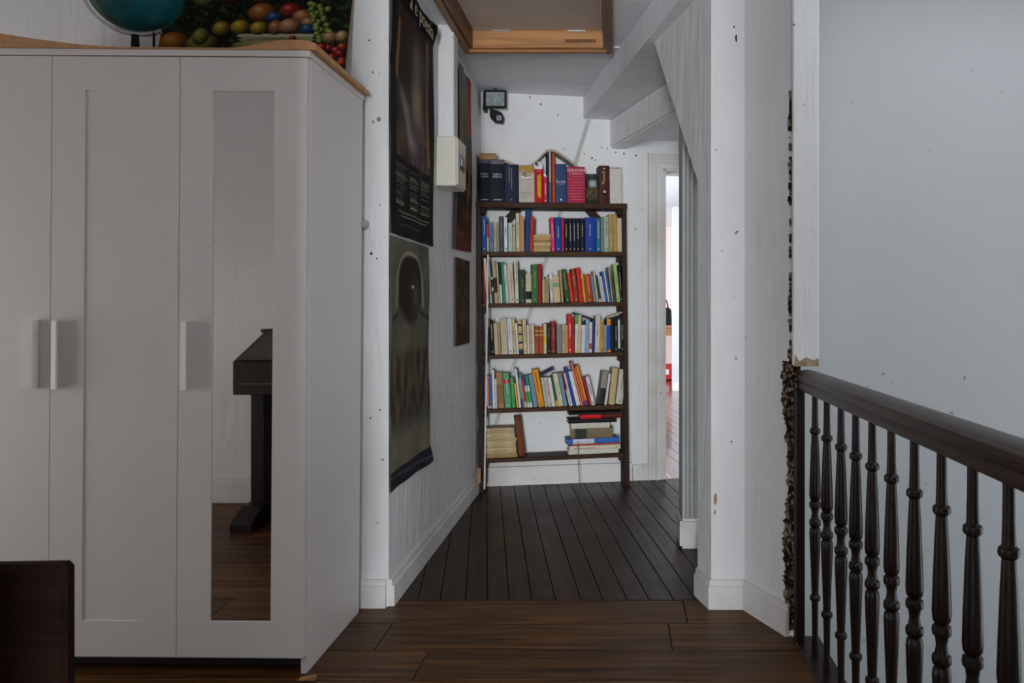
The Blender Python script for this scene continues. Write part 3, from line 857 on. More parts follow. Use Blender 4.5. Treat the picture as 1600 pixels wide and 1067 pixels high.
tag(pr3, 'tall poster in orange and grey behind the white fuse box', 'poster')
def poster4(s, t):
    img = np.ones(s.shape + (3,)) * hexc('3a2e22')
    img = mixc(img, hexc('554636'), np.clip(fbm(s, t, 2, 3, 51), 0, 1))
    img = mixc(img, hexc('241b14'), np.exp(-((t - .25 - .3 * s) / .03) ** 2))
    img = mixc(img, hexc('6a5a44'), np.exp(-(((s - .55) / .25) ** 2 + ((t - .6) / .2) ** 2)) * .5)
    e = 1 - smooth(s, .03, .07) * smooth(-s, -.97, -.93) * smooth(t, .01, .03) * smooth(-t, -.99, -.97)
    return mixc(img, hexc('4d3c2a'), e)
pr4 = empty('small_picture'); place_lw(pr4, 4.05, .922)
print_mesh('print', .37, .465, 60, 80, poster4, M_PRINT, lambda s, t: (0 * s, -.013 + 0 * s, 0 * s), pr4, .0005)
box('board', -.002, .372, -.012, -.001, -.002, .467, simple('picture_board', '3d2e20', .6), pr4)
tag(pr4, 'small brown unframed picture below the orange poster', 'picture')

# title lettering of the large poster, and other texts: made as text, turned into meshes at the end
TEXTS = []
def lettering(txt, size, mat, parent, M, name='lettering', align='CENTER', ext=.0004):
    cu = bpy.data.curves.new(name, 'FONT'); cu.body = txt; cu.size = size
    cu.align_x = align; cu.align_y = 'CENTER'; cu.extrude = ext; cu.resolution_u = 3
    o = bpy.data.objects.new(name, cu); COL.objects.link(o)
    TEXTS.append((o, parent, M, mat, name))
M_CREAM = simple('cream_print', 'b9b193', .6)
FACE = Matrix.Rotation(R(90), 4, 'X')
for wd_, x_ in (('a', .25), ('e', .325), ('poesia', .50)): lettering(wd_, .095, M_CREAM, pr1, Matrix.Translation((x_, -.020, .965)) @ FACE)

# ------------------------------------------------------------------ fuse box, trunking
fb = empty('fuse_box', (-.86, 3.65, 1.70))
tag(fb, 'cream fuse box on the corridor wall between the posters', 'fuse box')
M_CREAMP = simple('cream_plastic', 'd6d2c4', .4, .03)
box('body', 0, .096, 0, .20, 0, .235, M_CREAMP, fb, .004)
box('cover', .096, .104, .006, .194, .006, .229, M_CREAMP, fb, .003)
box('window', .1035, .106, .05, .16, .085, .16, simple('box_window', '2a2b2b', .25), fb)
for k in range(3): box('switch', .106, .112, .062 + k * .032, .084 + k * .032, .105, .14, simple('switch_grey', '9a9c9c', .4), fb, .001)
ct = empty('cable_trunking', (-.86, 3.68, 1.935))
tag(ct, 'white boxed cable trunking rising from the fuse box to the ceiling', 'trunking')
box('channel', 0, .070, .02, .10, 0, CEIL - 1.935, M_WALL, ct, .002)
box('lid', .070, .076, .014, .106, 0, CEIL - 1.937, M_WALL, ct, .002)

# clear hook behind the wardrobe corner
hk = MB().lathe([(.0, 0), (.018, 0), (.022, .01), (.017, .03), (.007, .04), (.0, .041)], 12, M=Matrix.Translation((-.953, 2.90, 1.435)) @ Matrix.Rotation(R(90), 4, 'X')).build('wall_plug', simple('old_cream_plastic', 'a89f92', .3), smooth=True)
tag(hk, 'small knob-like plug on the wall strip right of the wardrobe', 'wall plug')

# ------------------------------------------------------------------ attic hatch
ha = empty('attic_hatch', (0, 0, CEIL))
tag(ha, 'pine-framed attic hatch with a dull brown panel in the ceiling', 'hatch')
Z0, Z1, t_ = -.022, .068, .03
def frame_board(x0, x1, y0, y1, mat): return box('frame_board', x0, x1, y0, y1, Z0, Z1 + .05, mat, ha, .003)
frame_board(HX0 + .002, HX1 - .002, HY1 - t_, HY1 - .002, M_PINE); frame_board(HX0 + .002, HX1 - .002, HY0 + .002, HY0 + t_, M_PINE)
frame_board(HX0 + .002, HX0 + t_, HY0 + t_, HY1 - t_, M_PINE_Y); frame_board(HX1 - t_, HX1 - .002, HY0 + t_, HY1 - t_, M_PINE_Y)
for (x0, x1, y0, y1) in ((HX0 - .018, HX0 + .012, HY0 - .02, HY1 + .02), (HX1 - .012, HX1 + .022, HY0 - .02, HY1 + .02)):
    box('lip', x0, x1, y0, y1, Z0 - .016, Z0, M_PINE_Y, ha, .002)
box('lip', HX0 - .018, HX1 + .022, HY1 - .012, HY1 + .018, Z0 - .014, Z0, M_PINE, ha, .002)
box('panel', HX0 + t_ + .004, HX1 - t_ - .006, HY0 + t_ + .004, HY1 - t_ - .006, Z1, Z1 + .012, simple('hatch_panel', 'cdbdae', .6, .06, 6), ha)
M_STEEL = simple('steel', 'b5b8bb', .3, .05, metal=1)
for hx in (-.60, -.21):
    b = MB(); b.box(hx - .045, hx + .045, HY1 - t_ - .022, HY1 - t_ - .004, Z1 - .003, Z1 - .0005)
    b.tube([(hx - .045, HY1 - t_ - .004, Z1 - .002), (hx + .045, HY1 - t_ - .004, Z1 - .002)], .004, 8)
    b.build('hinge', M_STEEL, ha)
box('stamp', -.27, -.11, HY1 - t_ - .0006, HY1 - t_, Z1 - .062, Z1 - .045, simple('stamp_ink', '6a4322', .7, .5, 90), ha)
b = MB(); rr = random.Random(4)
x = HX0 - .02
while x < HX1 + .02:
    w = rr.uniform(.02, .06); b.box(x, x + w, HY1 + .012, HY1 + rr.uniform(.022, .040), -.006, .0); x += w
ha2 = b.build('putty_edge', M_TRIM, ha)

# ------------------------------------------------------------------ floodlight with motion sensor on the back wall
fc = on_plane(777, 155, BWM, -.10)
fd = empty('floodlight'); fd.matrix_world = BWM @ Matrix.Translation((fc[0], 0, fc[1])) @ Matrix.Rotation(R(-7), 4, 'Z')
tag(fd, 'black halogen floodlight with motion sensor high on the back wall', 'floodlight')
b = MB()
w2, h2 = .066, .052
fr = [(-w2, -.10, -h2), (w2, -.10, -h2), (w2, -.10, h2), (-w2, -.10, h2)]
bk = [(-w2 * .7, -.045, -h2 * .6), (w2 * .7, -.045, -h2 * .6), (w2 * .7, -.045, h2 * .6), (-w2 * .7, -.045, h2 * .6)]
b.add(fr + bk, [(0, 1, 2, 3), (7, 6, 5, 4), (0, 4, 5, 1), (1, 5, 6, 2), (2, 6, 7, 3), (3, 7, 4, 0)])
b.build('housing', M_BLACK, fd, .003)
b = MB()
for a in ((-w2 - .002, w2 + .002, h2 - .009, h2 + .003), (-w2 - .002, w2 + .002, -h2 - .003, -h2 + .009)): b.box(a[0], a[1], -.108, -.099, a[2], a[3])
for a in ((-w2 - .002, -w2 + .009), (w2 - .009, w2 + .002)): b.box(a[0], a[1], -.108, -.099, -h2, h2)
b.build('bezel', M_BLACK, fd, .002)
box('glass', -w2 + .009, w2 - .009, -.1025, -.1005, -h2 + .009, h2 - .009, simple('lamp_glass', '8d9a98', .12, .35, 45, spec=.9), fd)
box('clip', -.006, .008, -.108, -.092, h2, h2 + .012, M_BLACK, fd)
box('bracket', -w2 - .012, -w2 + .01, -.10, 0.0, -h2 - .012, -h2 + .012, M_BLACK, fd, .002)
box('bracket', -w2 - .010, -w2 , -.09, -.02, -h2 + .012, h2 - .006, M_BLACK, fd, .002)
b = MB(); b.prism([(-.035, -h2 - .055), (-.005, -h2 - .085), (.045, -h2 - .088), (.05, -h2 - .05), (.035, -h2 - .025), (-.035, -h2 - .0)], -.095, -.04, 'y')
b.build('sensor_body', M_BLACK, fd, .004)
box('sensor_lens', .006, .040, -.099, -.093, -h2 - .08, -h2 - .046, simple('sensor_grey', '8b8c93', .3), fd, .003)

# ------------------------------------------------------------------ stair railing
rl = empty('stair_railing', (.642, 2.5, 0))
tag(rl, 'dark turned-wood stair railing along the landing edge', 'railing')
def hr_prof():
    return [(-.030, .846), (.030, .846), (.034, .862), (.030, .872), (.038, .886), (.036, .900), (.024, .910), (0, .914), (-.024, .910), (-.036, .900), (-.038, .886), (-.030, .872), (-.034, .862)]
b = MB(); pr_ = hr_prof(); n = len(pr_)
ys = [.118, -.6, -1.3, -2.1]
vs = [(x, yv, z) for yv in ys for x, z in pr_]
fs = [tuple(range(n)), tuple(range(3 * n, 4 * n))[::-1]]
for k in range(3):
    for i in range(n): fs.append((k * n + i, k * n + (i + 1) % n, k * n + n + (i + 1) % n, k * n + n + i))
b.add(vs, fs).build('handrail', M_HANDRAIL, rl, smooth=True)
box('base_rail', -.045, .045, -2.1, .135, -.03, .004, M_RAIL, rl, .003)
box('fascia', .020, .045, -2.1, .135, -.20, -.03, M_RAIL, rl)
box('wall_post', -.044, -.014, .085, .125, .004, .848, M_RAIL, rl, .003)
prof = [(.0, .004), (.0125, .004), (.0130, .03), (.0105, .05), (.0112, .12), (.0125, .172), (.0185, .176), (.0195, .182), (.0185, .188), (.0125, .193),
        (.0150, .26), (.0185, .34), (.0205, .395), (.0185, .408), (.0140, .412), (.0200, .418), (.0212, .426), (.0200, .434), (.0150, .438), (.0120, .455), (.0150, .472),
        (.0200, .476), (.0212, .484), (.0200, .492), (.0140, .497), (.0190, .503), (.0210, .518), (.0190, .58), (.0155, .66), (.0125, .712), (.0185, .717), (.0195, .723), (.0185, .729),
        (.0125, .734), (.0112, .78), (.0105, .846), (.0, .846)]
prof = [(r * .90, z) for r, z in prof]
bal = MB().lathe(prof, 14).build('baluster', M_RAIL, rl, smooth=True)
for k, Yb in enumerate((2.505, 2.368, 2.218, 2.085, 1.95, 1.813, 1.67, 1.533, 1.397, 1.268, 1.135, 1.0, .865, .73, .595)):
    o = bal if k == 0 else bal.copy()
    if k: COL.objects.link(o); o.parent = rl
    o.location = (random.uniform(-.002, .002), Yb - 2.5, 0)
    o.rotation_euler = (0, 0, k * .7)

# rubble where the plaster has broken away from the pier's end, between wall and railing
M_RUB, nt_, B_, N_, L_ = new_mat('rubble')
tc = N_.new('ShaderNodeTexCoord'); vo = N_.new('ShaderNodeTexVoronoi'); vo.inputs['Scale'].default_value = 75
L_.new(tc.outputs['Object'], vo.inputs['Vector'])
rp = ramp(N_, 0, lin('1d1611'), 1, lin('6d5036')); e = rp.color_ramp.elements.new(.5); e.color = (*lin('3d2e20'), 1); e = rp.color_ramp.elements.new(.8); e.color = (*lin('9a8c7a'), 1)
sp_ = N_.new('ShaderNodeSeparateColor'); L_.new(vo.outputs['Color'], sp_.inputs['Color']); L_.new(sp_.outputs['Red'], rp.inputs['Fac'])
L_.new(rp.outputs['Color'], B_.inputs['Base Color']); B_.inputs['Roughness'].default_value = .95; B_.inputs['Specular IOR Level'].default_value = .05
bp = N_.new('ShaderNodeBump'); bp.inputs['Strength'].default_value = .8; bp.inputs['Distance'].default_value = .02; L_.new(vo.outputs['Distance'], bp.inputs['Height']); L_.new(bp.outputs['Normal'], B_.inputs['Normal'])
rr = random.Random(11)
b = MB()
N = 120
dirv = Vector((.588 - .475, 2.640 - 2.887, 0)).normalized(); nrm = Vector((dirv.y, -dirv.x, 0))
A0 = Vector((.588, 2.640, 0))
rows = []
for k in range(N + 1):
    z = .02 + .92 * k / N
    inn = .012 + .020 * abs(math.sin(k * .35)) * rr.random() + (.016 if .28 < z < .45 or .75 < z else 0) * (.6 + .4 * rr.random()) + .010 * math.sin(z * 9)
    inn = max(.004, inn)
    p0_ = A0 - dirv * inn + nrm * .002
    p1_ = A0 + nrm * rr.uniform(.0022, .003) + dirv * .004
    p2_ = A0 + Vector((.030, .004 + rr.uniform(-.0015, .0015), 0))
    p3_ = A0 + Vector((.045 + rr.uniform(-.002, .003), .03, 0))
    rows.append([Vector((p.x, p.y, z)) for p in (p0_, p1_, p2_, p3_)])
vs = [p for r_ in rows for p in r_]
fs = [(i * 4 + j, i * 4 + j + 1, i * 4 + 4 + j + 1, i * 4 + 4 + j) for i in range(N) for j in range(3)]
b.add(vs, fs)
ru = b.build('broken_plaster', M_RUB, pier)
# chips along the crack between pier and post above the handrail
b = MB()
z = .93
while z < 1.86:
    h = rr.uniform(.006, .03); w = rr.uniform(.0006, .0022) if rr.random() < .8 else rr.uniform(.003, .005)
    b.box(A0.x - w, A0.x + w * .4 + .006, A0.y - .0025, A0.y + .01, z, z + h)
    z += h + (0 if rr.random() < .6 else rr.uniform(.0, .05))
b.build('crack_chips', M_RUB, pier)
b = MB(); b.add([(.600, 2.6235, .924), (.684, 2.6235, .924), (.684, 2.6235, .952), (.665, 2.6235, .945), (.640, 2.6235, .955), (.618, 2.6235, .94), (.604, 2.6235, .965),
                 (.600, 2.630, .924), (.684, 2.630, .924), (.684, 2.630, .952), (.665, 2.630, .945), (.640, 2.630, .955), (.618, 2.630, .94), (.604, 2.630, .965)],
                [tuple(range(7)), tuple(range(7, 14))[::-1]] + [(i, (i + 1) % 7, 7 + (i + 1) % 7, 7 + i) for i in range(7)])
b.build('bare_patch', simple('bare_plaster', 'a08c74', .9, .3, 60), bpy.data.objects['trim_2'])

# ------------------------------------------------------------------ desk seen in the mirror, chair in the near corner
dk = empty('writing_desk', (-1.90, .27, 0))
tag(dk, 'black slant-top writing desk reflected in the wardrobe mirror', 'desk')
b = MB()
b.prism([(.03, .68), (.53, .68), (.53, .85), (.18, .99), (.03, .99)], -.05, .75, 'x'); b.build('body', M_DESK, dk, .003)
vs = [(-.02, .525, .857), (.72, .525, .857), (.72, .19, .991), (-.02, .19, .991)]
b = MB(); b.add(vs + [(x, y, z + .006) for x, y, z in vs], [(3, 2, 1, 0), (4, 5, 6, 7), (0, 1, 5, 4), (1, 2, 6, 5), (2, 3, 7, 6), (3, 0, 4, 7)]); b.build('lid', wood('desk_lid', '231913', '3a2b20', 0, .4, 'x'), dk)
box('top_ledge', -.065, .765, .02, .19, .985, 1.005, M_DESK, dk, .002)
box('brass_line', -.03, .73, .529, .533, .735, .739, simple('dull_brass', '6a5433', .4, .1), dk)
for x0 in (-.012, .60):
    box('leg_panel', x0, x0 + .07, .16, .42, .06, .68, M_DESK, dk, .003)
    MB().prism([(.03, 0), (.60, 0), (.60, .045), (.47, .105), (.11, .105), (.03, .045)], x0 - .02, x0 + .09, 'x').build('foot', M_DESK, dk, .003)
box('back_board', .11, .60, .27, .29, .12, .68, M_DESK, dk)
wire = MB().tube([(.10, .10, 1.005), (.06, .10, 1.03), (.10, .10, 1.045), (.2, .10, 1.05), (.3, .10, 1.04), (.36, .1, 1.006)], .003).build('desk_cable', M_BLACK)
wire.location = dk.location; tag(wire, 'thin black cable looped on top of the writing desk', 'cable')

ch = empty('chair', (-.96, .98, 0), (0, 0, R(3)))
tag(ch, 'dark brown wooden chair with solid back, cut off at the lower left', 'chair')
M_CHAIR = wood('chair_wood', '120906', '20100a', 0, .6, 'x', spec=.06)
box('backrest', -.24, .262, -.02, .005, .42, .800, M_CHAIR, ch, .006)
box('seat', -.24, .24, -.44, -.02, .43, .46, M_CHAIR, ch, .006)
for x in (-.22, .22):
    for yv in (-.42, -.035): box('leg', x - .018, x + .018, yv - .016, yv + .016, 0, .43, M_CHAIR, ch, .003)

# scraps of wood: wedge under the wardrobe's corner, peg in the corner by the bookcase
wg = MB().prism([(0, 0), (.05, 0), (.05, .012), (0, .004)], 0, .02, 'y').build('wood_wedge', M_PINE, bevel=.001)
wg.location = (-.962, 2.322, .0005); tag(wg, 'small wooden wedge by the front foot of the wardrobe', 'wedge')
pg = box('wood_peg', -.837, -.817, 4.60, 4.62, .075, .165, M_PINE, bevel=.002)
tag(pg, 'short bare wooden peg on the baseboard left of the bookcase', 'peg')

# ------------------------------------------------------------------ bookcase
ROLL = R(.64)
S = Matrix.Translation((-.806, 4.692, 0)) @ Matrix.Rotation(YAW, 4, 'Z') @ Matrix.Rotation(-ROLL, 4, 'Y')
bc = empty('bookcase'); bc.matrix_world = S
tag(bc, 'dark stained open wooden bookcase filled with books at the corridor end', 'bookcase')
U0, U1, DEP = -.034, .893, .145
for u in (U0, U1 - .030):
    zb = -u * math.sin(ROLL)
    box('post', u, u + .030, 0, .022, zb - .002, 1.755, M_POST, bc, .002)
    box('post', u, u + .030, DEP - .022, DEP, zb + .0, 1.755, M_POST, bc, .002)
SHELF_Z = [1.765, 1.463, 1.148, .8345, .505, .203]
for k, z in enumerate(SHELF_Z):
    th = .034 if k == 0 else .026
    if k == 0: box('shelf', U0 - .004, U1 + .004, -.006, DEP, z - th, z, M_SHELF, bc, .002)
    else:
        box('shelf', U0 + .030, U1 - .030, -.003, DEP, z - th, z, M_SHELF, bc, .002)
    for u in (U0 + .030, U1 - .030 - .022):
        box('cleat', u, u + .022, .024, DEP - .024, z - th - .034, z - th, M_POST, bc, .002)
def slat(p, q, w, y0, y1, name='brace'):
    d = Vector((q[0] - p[0], 0, q[1] - p[1])); L2 = d.length; d.normalize(); s = Vector((-d.z, 0, d.x))
    vs = [Vector((p[0], yy, p[1])) + d * a + s * c for yy in (y0, y1) for a, c in ((0, -w / 2), (L2, -w / 2), (L2, w / 2), (0, w / 2))]
    return MB().add(vs, [(0, 1, 2, 3), (7, 6, 5, 4), (0, 4, 5, 1), (1, 5, 6, 2), (2, 6, 7, 3), (3, 7, 4, 0)]).build(name, M_POST, bc)
for (xa, ya, xb, yb) in ((812, 323, 778, 360), (915, 322, 960, 372)):
    slat(on_plane(xa, ya, S, DEP - .012), on_plane(xb, yb, S, DEP - .012), .05, DEP - .012, DEP)
# white tube down the left post, dark cord below the lowest board
uz = [on_plane(762.5, 398, S, -.012), on_plane(757, 764, S, -.012)]
tb = MB().tube([S @ Vector((uz[0][0], -.012, uz[0][1])), S @ Vector((uz[1][0], -.012, max(.004, uz[1][1])))], .0055).build('white_tube', simple('white_tube', 'd4d4d6', .4), smooth=True)
tag(tb, 'thin white tube leaning down the left post of the bookcase', 'tube')
uz = [on_plane(903, 690, S, -.010), on_plane(904, 728, S, -.010), on_plane(906, 762, S, -.010)]
tb = MB().tube([S @ Vector((a, -.010, z)) for a, z in uz], .0022, 6).build('hanging_cord', simple('brown_cord', '4a4038', .6))
tag(tb, 'thin dark cord hanging down below the lowest shelf', 'cord')

# ------------------------------------------------------------------ books
COVER = {}
def cover_mat(hexs):
    if hexs not in COVER: COVER[hexs] = simple('book_cover_' + str(len(COVER)), hexs, .55, .10, 55, spec=.15)
    return COVER[hexs]
ORD = ['first', 'second', 'third', 'fourth', 'fifth', 'sixth', 'seventh', 'eighth', 'ninth', 'tenth', 'eleventh', 'twelfth', 'thirteenth', 'fourteenth', 'fifteenth', 'sixteenth',
       'seventeenth', 'eighteenth', 'nineteenth', 'twentieth'] + ['twenty-' + x for x in ('first', 'second', 'third', 'fourth', 'fifth', 'sixth', 'seventh', 'eighth', 'ninth')] + ['thirtieth'] + \
      ['thirty-' + x for x in ('first', 'second', 'third', 'fourth', 'fifth', 'sixth', 'seventh', 'eighth', 'ninth')] + ['fortieth']

def book_meshes(root, w, h, dep, col, rounded=True, rnd=None, deco=(), title=None, print_ok=True):
    """cover with rounded spine towards -y, page block inside, printing on the spine"""
    t = min(.0016, w * .12)
    bulge = min(.004, w * .13) if rounded else .0008
    n = 6
    front = [(w * i / n, -bulge * math.sin(math.pi * i / n)) for i in range(n + 1)]
    poly = front + [(w, dep), (w - t, dep), (w - t, t + .001), (t, t + .001), (t, dep), (0, dep)]
    c = MB()
    n2 = len(poly)
    vs = [(p[0], p[1], 0) for p in poly] + [(p[0], p[1], h) for p in poly]
    fs = [(i, (i + 1) % n2, n2 + (i + 1) % n2, n2 + i) for i in range(n2)]
    def cap(o):
        L = n
        return [tuple(o + i for i in range(L + 1)) + (o + n + 4 - 0, )[:0] + (o + n + 3, o + n + 4),
                (o + n, o + n + 1, o + n + 2, o + n + 3), (o + 0, o + n + 4, o + n + 5, o + n + 6)]
    fs += cap(0) + cap(n2)
    c.add(vs, fs)
    c.build('cover', cover_mat(col), root, smooth=True)
    box('pages', t, w - t, t + .001, dep - .003, .002, h - (.003 if rounded else .001), M_PAGES, root)
    for z0, z1, cc in deco:
        fr = [(w * (.01 + .98 * i / n), -bulge * math.sin(math.pi * (.01 + .98 * i / n)) - .0004) for i in range(n + 1)]
        vs = [(p[0], p[1], h * z0) for p in fr] + [(p[0], p[1], h * z1) for p in fr]
        m = MB().add(vs, [(i, i + 1, n + 2 + i, n + 1 + i) for i in range(n)]).build('spine_band', cover_mat(cc), root, smooth=True)
    if print_ok and title and w > .006:
        r_ = rnd
        m = MB(); cx = w * r_.choice((.5, .45, .55)); wd = min(w * .36, .007)
        yv = -bulge - .0007
        z = h * r_.uniform(.30, .5); ze = h * r_.uniform(.72, .94)
        while z < ze:
            l = r_.uniform(.002, .005)
            a = cx - wd / 2 * r_.uniform(.7, 1); b_ = cx + wd / 2 * r_.uniform(.7, 1)
            m.add([(a, yv, z), (b_, yv, z), (b_, yv, z + l), (a, yv, z + l)], [(0, 1, 2, 3)])
            z += l + r_.uniform(.0012, .004)
        z = h * .06
        m.add([(cx - wd / 2, yv, z), (cx + wd / 2, yv, z), (cx + wd / 2, yv, z + .008), (cx - wd / 2, yv, z + .008)], [(0, 1, 2, 3)])
        m.build('spine_print', cover_mat(title), root)['kind'] = 'stuff'

def lum(hexs): return sum(w * int(hexs[i:i + 2], 16) for w, i in ((.3, 0), (.59, 2), (.11, 4))) / 255

BOOKS = {}
def stand_row(row, shelf, data, where, group, y_off=.010, dmin=.105):
    rnd = random.Random(row * 17)
    rows = [l.split() for l in data.strip().splitlines()]
    zs = SHELF_Z[shelf] + .0006
    N_ = len(rows)
    for i, f in enumerate(rows):
        x0, x1, yt, lean = map(float, f[:4]); col = f[4]
        words_ = [w for w in f[5].split('_')]
        deco, title, pr, txt = [], None, True, None
        for tkn in f[6:]:
            if tkn.startswith('b'): q = tkn[1:].split(':'); a, b_ = q[0].split('-'); deco.append((float(a), float(b_), q[1]))
            elif tkn.startswith('t:'): title = tkn[2:]
            elif tkn == 'n': pr = False
        if title is None: title = '2a2620' if lum(col) > .45 else ('c9b67a' if rnd.random() < .4 else 'cfcfca')
        yo = y_off + rnd.uniform(-.002, .006)
        # where the book stands on its board
        yb = 480
        ybase = PPY + (CAM_H - zs) / 4.75 * F_PX
        u0, _ = on_plane(x0, ybase, S, yo); u1, _ = on_plane(x1, ybase, S, yo)
        ut, zt = on_plane(x0 + lean, yt, S, yo)
        h = zt - zs; th = math.atan2(ut - u0, h)
        w = (u1 - u0) * math.cos(th) - .0008
        if abs(lean) < .3: th = 0; w = u1 - u0 - .0008
        h = h / max(.5, math.cos(th))
        o = empty('book')
        loc = Matrix.Translation((u0, yo, zs)) @ Matrix.Rotation(th, 4, 'Y')
        if th > 0: loc = Matrix.Translation((u1, yo, zs)) @ Matrix.Rotation(th, 4, 'Y') @ Matrix.Translation((-w, 0, 0))
        o.matrix_world = S @ loc
        dep = min(DEP + .01 - yo, max(dmin, h * rnd.uniform(.62, .72)))
        book_meshes(o, w, h, min(dep, .113), col, w > .012, rnd, deco, title, pr)
        px = x1 - x0
        size = 'thin' if px < 4.2 else ('thick' if px > 9 else 'medium')
        nm = ' '.join(words_)
        o['label'] = f'{size} {nm} book, {ORD[i]} from left standing on the {where}'
        o['category'] = 'book'; o['group'] = group
        BOOKS[(row, i)] = (o, w, h)

R1 = '''
748.6 766.2 248.5 0 141a29 dark_navy_dictionary-like b.90-.99:50505e n
766.6 788.6 249.5 0 161c2b navy b.90-.99:6a6672 n
789 810.6 257 0 1b2740 dark_blue t:a8915a
811.2 835.6 258.8 0 c3b6a8 beige_gold-topped b.80-1:b08a3a n
836 850 264.2 0 b8141e red_yellow-lettered n
850.3 855.3 276 0 b93a52 small_pink-red t:dcdcd8
855.6 858.6 237 0 1c2a4a tall_navy n
858.8 861.2 236.5 0 c8bfae tall_cream b.0-.4:55708a n
861.4 863.6 242 0 6d2c1c brown n
863.8 867 240 0 d2481e orange n
867.4 886 256 0 31486f blue n
886.6 914.6 260.5 0 aa2a44 wide_crimson n
915.2 935.4 271.6 0 33382f dark_picture-covered n
936.2 952.6 258.6 0 4a2420 dark_brown_gold-lettered n
953.2 971.8 261 0 c9c8be off-white b.965-.98:2b2b2b n
'''
R2 = '''
753.4 761 337.5 0 24508c royal_blue t:c9c9d0
761.3 764 351 0 cdbb9c cream_and_pink b.52-1:c8386a n
764.8 771.4 347 0 74829c blue-grey t:3a4660
772 776.3 347 0 bfb49a cream t:5a8050
776.8 779.9 348.5 0 9d9a84 dull_green-grey n
780.3 787.2 338 0 4b5058 dark_grey t:8a8f98
788 793.4 339.5 0 d9dade white t:3a3a3a
794.6 801 348 0 a9c1b0 pale_mint n
801.4 805.8 354 0 b9b090 short_cream n
806.8 812 332.7 0 d0c4a2 tall_cream_red-lettered t:b02a20
812.4 819.6 338 0 b08f60 tan n
820 827 327 2 23417e tall_blue n
827 833.4 338.5 2 a63a24 rust-red n
861.5 867.4 339.5 -2 d23c6c bright_pink t:e8a0b0
868 877.6 339.5 -1 22418e deep_blue t:c8ccd8
878 881.6 340 0 c02440 thin_red n
882 888.4 341 0 121a2c black-navy t:c0a878
888.8 895 341 0 131c2f black-navy t:c0a878
895.4 900.6 341 0 142034 black-navy t:a8aeb8
901 906.8 341 0 111a2b black-navy t:c0a878
907.2 914.2 341 0 131d30 black-navy t:c0a878
915 931 339.5 0 1f3f95 wide_bright_blue t:d5d9e6
932 939 341 0 1f6f92 teal t:d8c8c8
939.4 943.8 338.5 0 7d8468 olive n
944.2 951.4 338.5 0 9fb5a6 mint_black-lettered t:15181a
952 958.2 334.5 0 b4945a golden t:8a6a34
958.6 964.4 334.5 0 b08f52 golden n
964.8 975.6 341 0 c3b497 cream_worn n
'''
R3 = '''
757 758.6 412 -2 c02e1c very_thin_red n
760.6 764.6 403.5 -5 dedad2 tall_white t:6a6a6a
766.4 769.2 405 -4.8 c8bba6 cream_orange-edged b.2-.6:b8764a n
770 772.8 412 -4.5 26304a navy_patterned b.3-.4:c8ccd0 b.6-.66:c8ccd0 n
773.2 778.6 407.5 -4.8 b0a082 tan b.25-.6:2d2c26 n
779 781.8 411 -4.2 b8a888 tan n
782.2 785.4 409 -3.8 22231f black b.0-.45:d5d5cf n
786.2 790.6 409 -3.6 2f8a62 green n
791 795.6 413 -4.2 c9c3cc pale_lilac t:8a80a0
796 804.8 412 -4.2 c4b6a0 mottled_beige t:6a5a48
805.6 811.2 407 -2.8 d2c8b2 cream_black-lettered t:20242c
811.8 821 421.5 -1 2c4434 dark_green t:a89a60
821.4 830.4 428.5 -.4 c8b99c cream_black-boxed b.13-.40:1c1e1e n
831 841 413 0 386b42 green t:b0a860
841.4 846.6 412 0 9c1c20 red n
847.8 851.8 436 0 bfae88 cream n
852.2 858.2 432 0 a2916c tan t:8a5a30
860.4 864.6 428 -2.4 ccd2da white-blue t:2a2a2a
865.2 876.2 431.5 -2.8 c9b284 pale_gold b.58-.74:7fa070 n
877.8 881 421.5 -4 b8986a tan n
884 891.2 421 -7 2b5038 dark_green t:b8a868
892 897.4 426.5 -6.4 cc3a24 orange-red n
898 904.6 420 -6.2 8e4022 rust-brown t:c0a090
905.4 912 418.5 -5.8 c4242c red_white-edged n
912.6 916 427 -5 d8b41e yellow t:2a4a30
916.8 927 429 -5 a8451f wide_rust t:d8b8a8
928 932 431.5 -5.4 76848e blue-grey n
933 935.4 423 -6.8 c6bca6 cream n
936 940 431 -6.4 2c4a44 dark_green_cream-edged b.0-.12:c8b890 n
940.6 947 432 -6.6 b2aeb2 lilac-grey n
947.8 950.2 424 -7.6 2062b4 bright_blue n
950.6 952.8 424 -7.6 d2bfa2 cream n
953.2 955.6 424 -7.6 2468a8 bright_blue n
956.2 958.8 417 -6.6 9a8a70 dull_tan n
959.8 963 430 -6.2 4a4c54 dark_grey n
964 969.4 412.5 -6 9cba68 light_green t:4a5a30
969.6 973.4 414 -4 1a1c20 black t:a8b8b0
973.8 975.4 415 -2.4 23262c black n
'''
